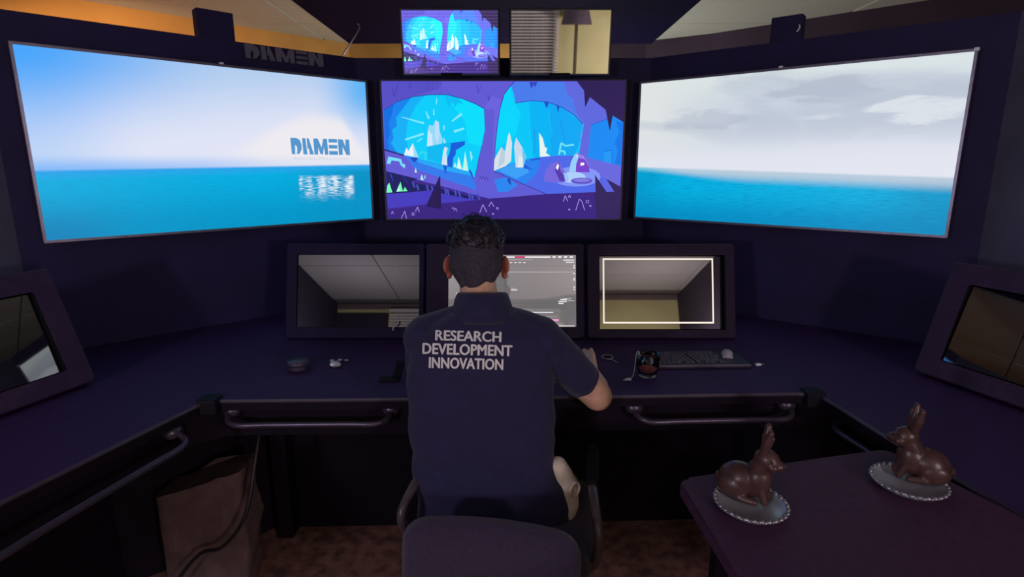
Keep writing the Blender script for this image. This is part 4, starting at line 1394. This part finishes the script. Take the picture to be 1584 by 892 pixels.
# head
hc = L_(HDC)
ell(bm, hc + Vector((0, 0, 0.012)), (0.076, 0.094, 0.098), (R(-14), 0, 0))
ell(bm, hc + Vector((0, 0.030, -0.040)), (0.062, 0.074, 0.078), (R(-10), 0, 0))
ell(bm, hc + Vector((0, 0.082, -0.088)), (0.028, 0.024, 0.026))     # chin
ell(bm, hc + Vector((0, 0.112, -0.028)), (0.012, 0.016, 0.017))     # nose
ell(bm, hc + Vector((0, 0.100, -0.012)), (0.010, 0.014, 0.030))
ell(bm, hc + Vector((0, 0.096, -0.060)), (0.023, 0.012, 0.006)); ell(bm, hc + Vector((0, 0.095, -0.070)), (0.020, 0.012, 0.006))  # lips
for s in (-1, 1):
    ell(bm, hc + Vector((s * 0.030, 0.086, 0.012)), (0.024, 0.012, 0.007))   # brows
    ell(bm, hc + Vector((s * 0.040, 0.072, -0.030)), (0.022, 0.020, 0.018))  # cheeks

def hand(wr, hd, fwd, side, up, curl):
    """palm from wrist to knuckles, then four bent fingers of unequal length and a thumb on the +side"""
    wr, hd = Vector(wr), Vector(hd)
    f, s, u = Vector(fwd).normalized(), Vector(side).normalized(), Vector(up).normalized()
    kn = hd + f * 0.035
    for k, o_ in enumerate((0.030, 0.010, -0.010, -0.029)):
        C(wr + s * o_ * 0.45, kn + s * o_ - f * (0.0 if k != 3 else 0.008), 0.018, 0.0125)
    ln = (0.040, 0.044, 0.041, 0.033)
    for k, o_ in enumerate((0.031, 0.0105, -0.0105, -0.031)):
        b0 = kn + s * o_ - f * (0.0 if k != 3 else 0.008) + u * 0.004
        a1, a2, a3 = curl
        d1 = (f * math.cos(a1) - u * math.sin(a1) + s * o_ * 2.0).normalized()
        d2 = (f * math.cos(a2) - u * math.sin(a2) + s * o_ * 1.0).normalized()
        d3 = (f * math.cos(a3) - u * math.sin(a3)).normalized()
        p1 = b0 + d1 * ln[k]; p2 = p1 + d2 * ln[k] * 0.62; p3 = p2 + d3 * ln[k] * 0.45
        C(b0, p1, 0.0098, 0.0088); C(p1, p2, 0.0088, 0.0080); C(p2, p3, 0.0080, 0.0070)
    t0 = wr.lerp(hd, 0.45) + s * 0.024
    t1 = t0 + (f * 0.6 + s * 0.75 - u * 0.15).normalized() * 0.040
    t2 = t1 + (f * 0.95 + s * 0.15 - u * 0.2).normalized() * 0.030
    C(t0, t1, 0.015, 0.0115); C(t1, t2, 0.0112, 0.0085)

fR = (HAR - WRR); fR.z = 0
hand(WRR, HAR, fR + Vector((-0.004, 0.012, 0.014)), (-1, 0.08, -0.45), (-0.25, -0.15, 0.9), (0.15, 0.75, 1.2))
hand(WRL, WRL + Vector((0.055, 0.055, 0.0)), (0.6, 0.6, 0.0), (0.7, -0.7, 0), (0, 0, 1), (0.12, 0.5, 0.8))
body = organic('body', bm, M['skin'], pe, 0.0042, 3, None, 0.6)

# ears
for s in (-1, 1):
    bm = B()
    ec = hc + Vector((s * 0.083, 0.004, -0.030))
    ell(bm, ec + Vector((0, 0, 0.008)), (0.008, 0.021, 0.026), (R(-12), 0, R(s * 28)))
    ell(bm, ec + Vector((-s * 0.003, 0.006, -0.020)), (0.008, 0.012, 0.015), (0, 0, R(s * 18)))
    ell(bm, ec + Vector((-s * 0.008, 0.010, 0)), (0.012, 0.012, 0.018))
    def dish(co, nrm, ec=ec, s=s):
        d = (co - (ec + Vector((s * 0.006, 0.004, 0.008))))
        k = math.exp(-((d.y / 0.012) ** 2 + (d.z / 0.016) ** 2))
        return co - Vector((s * 0.004 * k, 0, 0))
    organic('ear', bm, M['ear'], pe, 0.0018, 2, dish)
for s in (-1, 1):
    bm = B(); ell(bm, hc + Vector((s * 0.030, 0.089, -0.006)), (0.011, 0.007, 0.007), (0, 0, 0), 12, 8); obj('eye', bm, M['white'], pe, True)

# close-cropped sides and nape
bm = B()
ell(bm, hc + Vector((0, -0.002, 0.013)), (0.0775, 0.0955, 0.099), (R(-14), 0, 0))
capsule(bm, hc + Vector((0, -0.050, -0.018)), hc + Vector((0.0, -0.058, -0.062)), 0.047, 0.032)
for s in (-1, 1):
    capsule(bm, hc + Vector((s * 0.030, -0.035, -0.02)), hc + Vector((s * 0.020, -0.050, -0.070)), 0.046, 0.024)
def crop(co, nrm):
    d = co - hc
    if d.y > 0.055:
        return co + Vector((0, -(d.y - 0.055) * 0.9, 0))
    if d.z < -0.045 and d.y > -0.01:
        return co + Vector((-d.x * 0.25, 0, 0.02))
    return co
organic('cropped_hair', bm, M['stubble'], pe, 0.0035, 4, crop)
# longer curly hair on top
bm = B()
ell(bm, hc + Vector((0, 0.0, 0.050)), (0.079, 0.094, 0.064), (R(-12), 0, 0))
ell(bm, hc + Vector((-0.004, -0.030, 0.076)), (0.044, 0.052, 0.040))
def curly(co, nrm):
    d = co - hc
    k = noise.noise(co * 38.0) * 0.007 + noise.noise(co * 90.0) * 0.004
    if d.z < 0.02:
        k *= 0.3
    return co + nrm * k
top = organic('top_hair', bm, M['hair'], pe, 0.0035, 2, curly)
bm = B()
rng = random.Random(3)
dg_ = bpy.context.evaluated_depsgraph_get()
for i in range(300):
    a = rng.uniform(0, 2 * math.pi)
    h = rng.uniform(0.0, 1.0)
    el = R(2 + 86 * h ** 0.8)
    n_ = Vector((math.cos(a) * math.cos(el), math.sin(a) * math.cos(el), math.sin(el)))
    base = hc + Vector((n_.x * 0.076, n_.y * 0.090 - 0.004, 0.046 + n_.z * 0.064))
    side = n_.cross(Vector((0, 0, 1))); side = side.normalized() if side.length > 0.1 else Vector((1, 0, 0))
    dn = n_.cross(side).normalized()
    lp = rng.uniform(0.008, 0.017); ph_ = rng.uniform(0, 6.28); turns = rng.uniform(0.8, 1.5)
    drift = side * rng.uniform(-0.022, 0.022) + dn * rng.uniform(-0.018, 0.024)
    pts = []
    for k in range(11):
        t = k / 10
        pts.append(base + n_ * (0.001 + lp * 0.45 * (1 - math.cos(t * turns * 6.28)) * 0.6) + side * lp * 0.6 * math.cos(ph_ + t * turns * 6.28) + drift * t + dn * lp * 0.4 * math.sin(ph_ + t * turns * 6.28))
    tube(bm, pts, [0.0018 * (1 - 0.6 * abs(2 * k / 10 - 1) ** 2) for k in range(11)], 5)
cu = obj('curls', bm, M['hair'], pe, True); cu['kind'] = 'stuff'
# fine flyaway strands at the crown
bm = B()
for i in range(46):
    a = rng.uniform(0, 2 * math.pi); el = R(rng.uniform(15, 88))
    n_ = Vector((math.cos(a) * math.cos(el), math.sin(a) * math.cos(el), math.sin(el)))
    base = hc + Vector((n_.x * 0.078, n_.y * 0.092, 0.048 + n_.z * 0.066))
    sd = Vector((rng.uniform(-1, 1), rng.uniform(-1, 1), rng.uniform(-0.3, 0.3))) * 0.016
    tube(bm, smooth_path([base - n_ * 0.006, base + n_ * 0.010, base + n_ * 0.015 + sd * 0.5, base + n_ * 0.010 + sd], 3), 0.0006, 4)
fs_ = obj('flyaway_strands', bm, M['hair'], pe, True); fs_['kind'] = 'stuff'

# polo shirt: rings of the trunk (image outline at each height) plus sleeves
def torso_ring(pyl, xl, xr, Y0, yb, yf, n=48, sq=2.6, tw=0.0):
    """xl/xr outline in the photograph at height pyl; Y0 = depth of the outline; yb / yf back and front reach"""
    a, b = at(xl, pyl, Y0), at(xr, pyl, Y0)
    cx, cz, hw = (a.x + b.x) / 2, (a.z + b.z) / 2, (b.x - a.x) / 2
    r = []
    for k in range(n):
        t = 2 * math.pi * k / n
        ct, st = math.cos(t), math.sin(t)
        x = hw * math.copysign(abs(ct) ** (2 / sq), ct)
        y = (yb if st < 0 else yf) * math.copysign(abs(st) ** (2 / sq), st)
        r.append(Vector((cx + x, Y0 + y + tw * x, cz)) - PO)
    return r
bm = B()
RG = [
    (822, 652, 884, 1.435, .080, .165), (800, 651, 887, 1.44, .085, .165), (782, 650, 888, 1.44, .090, .165), (760, 648, 876, 1.445, .092, .160),
    (735, 645, 866, 1.450, .094, .155), (705, 641, 860, 1.455, .094, .150), (670, 638, 858, 1.46, .096, .145), (635, 635, 858, 1.465, .098, .140),
    (600, 634, 857, 1.475, .104, .130), (565, 634, 858, 1.485, .108, .120), (535, 640, 858, 1.49, .104, .105), (512, 652, 850, 1.495, .092, .090), (494, 672, 826, 1.50, .074, .075), (480, 700, 800, 1.505, .055, .060)]
rings = [torso_ring(*r, tw=0.10) for r in RG]
loft(bm, rings)
# shoulders and sleeves
C(SHL + Vector((-0.002, 0, -0.004)), SHR + Vector((0.004, 0, -0.006)), 0.062, 0.062)
C(NK0 + Vector((0.07, 0.0, -0.008)), SHR, 0.050, 0.062); C(NK0 + Vector((-0.07, 0.0, -0.008)), SHL, 0.050, 0.062)
C(SHL, SHL.lerp(ELL_, 0.45), 0.062, 0.064); C(SHL.lerp(ELL_, 0.45), SHL.lerp(ELL_, 0.85), 0.064, 0.058)
C(SHR, SHR.lerp(ELR, 0.45), 0.062, 0.061); C(SHR.lerp(ELR, 0.45), SHR.lerp(ELR, 0.66), 0.061, 0.056)
def folds(co, nrm):
    w_ = co + PO
    k = 0.0
    low = min(1.0, max(0.0, (0.98 - w_.z) / 0.35))
    k += 0.010 * low * noise.noise(Vector((w_.x * 7 + w_.z * 5, w_.y * 4, w_.z * 11)))
    k += 0.004 * noise.noise(Vector((w_.x * 16, w_.y * 16, w_.z * 20)))
    # diagonal drag folds from the shoulder and at the waist
    k += 0.004 * low * math.sin((w_.z * 1.0 + w_.x * 0.7) * 48 + 3 * noise.noise(w_ * 4))
    if w_.z > 1.0:
        k *= 0.6
    return co + nrm * k
shirt = organic('polo_shirt', bm, M['shirt'], pe, 0.0055, 7, folds)
# sleeve hem ring on the right, button placket is out of sight; collar
bm = B()
ax = (ELR - SHR).normalized()
cc_ = SHR.lerp(ELR, 0.66) + ax * 0.022
x_, y_ = frame_at(ax)
tube(bm, [L_(cc_ + (x_ * math.cos(t) + y_ * math.sin(t)) * 0.0505) for t in [2 * math.pi * k / 32 for k in range(33)]], 0.0045, 6, False)
obj('sleeve_hem', bm, M['shirt'], shirt, True)
bm = B()
NC = 40
def cring(cx, cy, cz, rx, ry, slope):
    return [Vector((cx + rx * math.cos(2 * math.pi * k / NC), cy + ry * math.sin(2 * math.pi * k / NC), cz + slope * math.sin(2 * math.pi * k / NC))) - PO for k in range(NC)]
cb_ = at(745, 480, 1.47)
rs = [cring(cb_.x, 1.515, cb_.z - 0.032, 0.100, 0.094, -0.004), cring(cb_.x, 1.525, cb_.z + 0.000, 0.082, 0.088, -0.012), cring(cb_.x - 0.001, 1.530, cb_.z + 0.018, 0.077, 0.082, -0.012), cring(cb_.x - 0.001, 1.535, cb_.z + 0.032, 0.071, 0.074, -0.014), cring(cb_.x - 0.001, 1.536, cb_.z + 0.035, 0.066, 0.069, -0.014), cring(cb_.x - 0.001, 1.535, cb_.z + 0.030, 0.061, 0.064, -0.014), cring(cb_.x, 1.530, cb_.z - 0.01, 0.060, 0.062, -0.010)]
vr = [[bm.verts.new(p) for p in r] for r in rs]
for a, b in zip(vr, vr[1:] + vr[:1]):
    for k in range(NC):
        bm.faces.new((a[k], a[(k + 1) % NC], b[(k + 1) % NC], b[k]))
obj('collar', bm, M['shirt'], shirt, True)

# lettering on the back, laid onto the cloth
sm = shirt.data
bvh = BVHTree.FromPolygons([v.co for v in sm.vertices], [tuple(p.vertices) for p in sm.polygons])
def print_line(txt, x0, x1, yc, hpx, tilt):
    me = text_mesh(txt, 1.0, 0.0)
    xs = [v.co.x for v in me.vertices]; ys = [v.co.y for v in me.vertices]
    mx, my = (min(xs) + max(xs)) / 2, (min(ys) + max(ys)) / 2
    sx, sy = (x1 - x0) / (max(xs) - min(xs)), hpx / (max(ys) - min(ys))
    b2 = bmesh.new(); b2.from_mesh(me)
    bmesh.ops.triangulate(b2, faces=b2.faces[:])
    bmesh.ops.subdivide_edges(b2, edges=[e for e in b2.edges if e.calc_length() > 0.25], cuts=2)
    ct, st = math.cos(tilt), math.sin(tilt)
    ge = b2.verts[:] + b2.edges[:] + b2.faces[:]
    for (ox, oy) in ((0.035, 0.0), (-0.035, 0.0), (0.0, 0.02), (0.0, -0.02), (0.018, 0.014), (-0.018, -0.014)):
        r_ = bmesh.ops.duplicate(b2, geom=ge)
        for v in [q for q in r_['geom'] if isinstance(q, bmesh.types.BMVert)]:
            v.co.x += ox; v.co.y += oy
    for v in b2.verts:
        dx, dy = (v.co.x - mx) * sx, (v.co.y - my) * sy
        px, py = (x0 + x1) / 2 + dx * ct + dy * st, yc - dy * ct + dx * st
        w_ = at(px, py, 1.385)
        dr = (w_ - CAM).normalized()
        hit = bvh.ray_cast(w_ - dr * 0.4 - PO, dr)
        v.co = (hit[0] if hit[0] else w_ - PO) - dr * 0.0018
    o = obj('back_print', b2, M['print'], shirt, False, False)
    return o
print_line('RESEARCH', 674, 775, 519.5, 15.5, R(1.6))
print_line('DEVELOPMENT', 654, 792, 540.5, 16.5, R(1.6))
print_line('INNOVATION', 664, 778, 562.0, 16.5, R(1.6))

# cream trousers
bm = B()
capsule(bm, L_((-0.13, 1.475, 0.565)), L_((0.035, 1.475, 0.565)), 0.097, 0.097)
hipo = [at(874, 722, 1.455), at(891, 750, 1.45), at(892, 780, 1.45), at(884, 812, 1.45)]
for a, b in zip(hipo, hipo[1:]):
    C(a + Vector((-0.024, 0, 0)), b + Vector((-0.024, 0, 0)), 0.032, 0.030)
C(hipo[1] + Vector((-0.026, 0.0, -0.005)), (0.062, 1.64, 0.53), 0.030, 0.066); C(hipo[3] + Vector((-0.028, 0.0, 0.0)), (0.055, 1.60, 0.51), 0.028, 0.062)
for H, K, A in ((HIPR, KNR, ANR), (HIPL, KNL, ANL)):
    C(H + Vector((0, 0.04, 0)), K, 0.085, 0.072); C(K, A + Vector((0, 0, 0.02)), 0.078, 0.058)
def tfold(co, nrm):
    return co + nrm * (0.007 * noise.noise(co * 14.0) + 0.003 * noise.noise(co * 34.0))
tro = organic('trousers', bm, M['trouser'], pe, 0.006, 4, tfold)
# gaping pocket edge at the right hip
pc = at(889, 757, 1.42)
bm = B()
tube(bm, [L_(pc + Vector((0.014 * math.cos(t), 0.012 * math.cos(t + 0.6), 0.026 * math.sin(t)))) for t in [2 * math.pi * k / 24 for k in range(25)]], 0.004, 6, False)
obj('pocket_edge', bm, M['trouser'], tro, True)
for A in (ANR, ANL):
    bm = B()
    capsule(bm, L_(A + Vector((0, -0.015, -0.045))), L_(A + Vector((0, 0.17, -0.052))), 0.040, 0.034); capsule(bm, L_(A + Vector((0, 0, -0.03))), L_(A + Vector((0, 0, 0.0))), 0.046, 0.048)
    box(bm, A.x - PO.x - 0.042, A.x - PO.x + 0.042, A.y - PO.y - 0.055, A.y - PO.y + 0.20, 0.002, 0.022, 0.008)
    organic('shoe', bm, M['shoe'], pe, 0.005, 3)
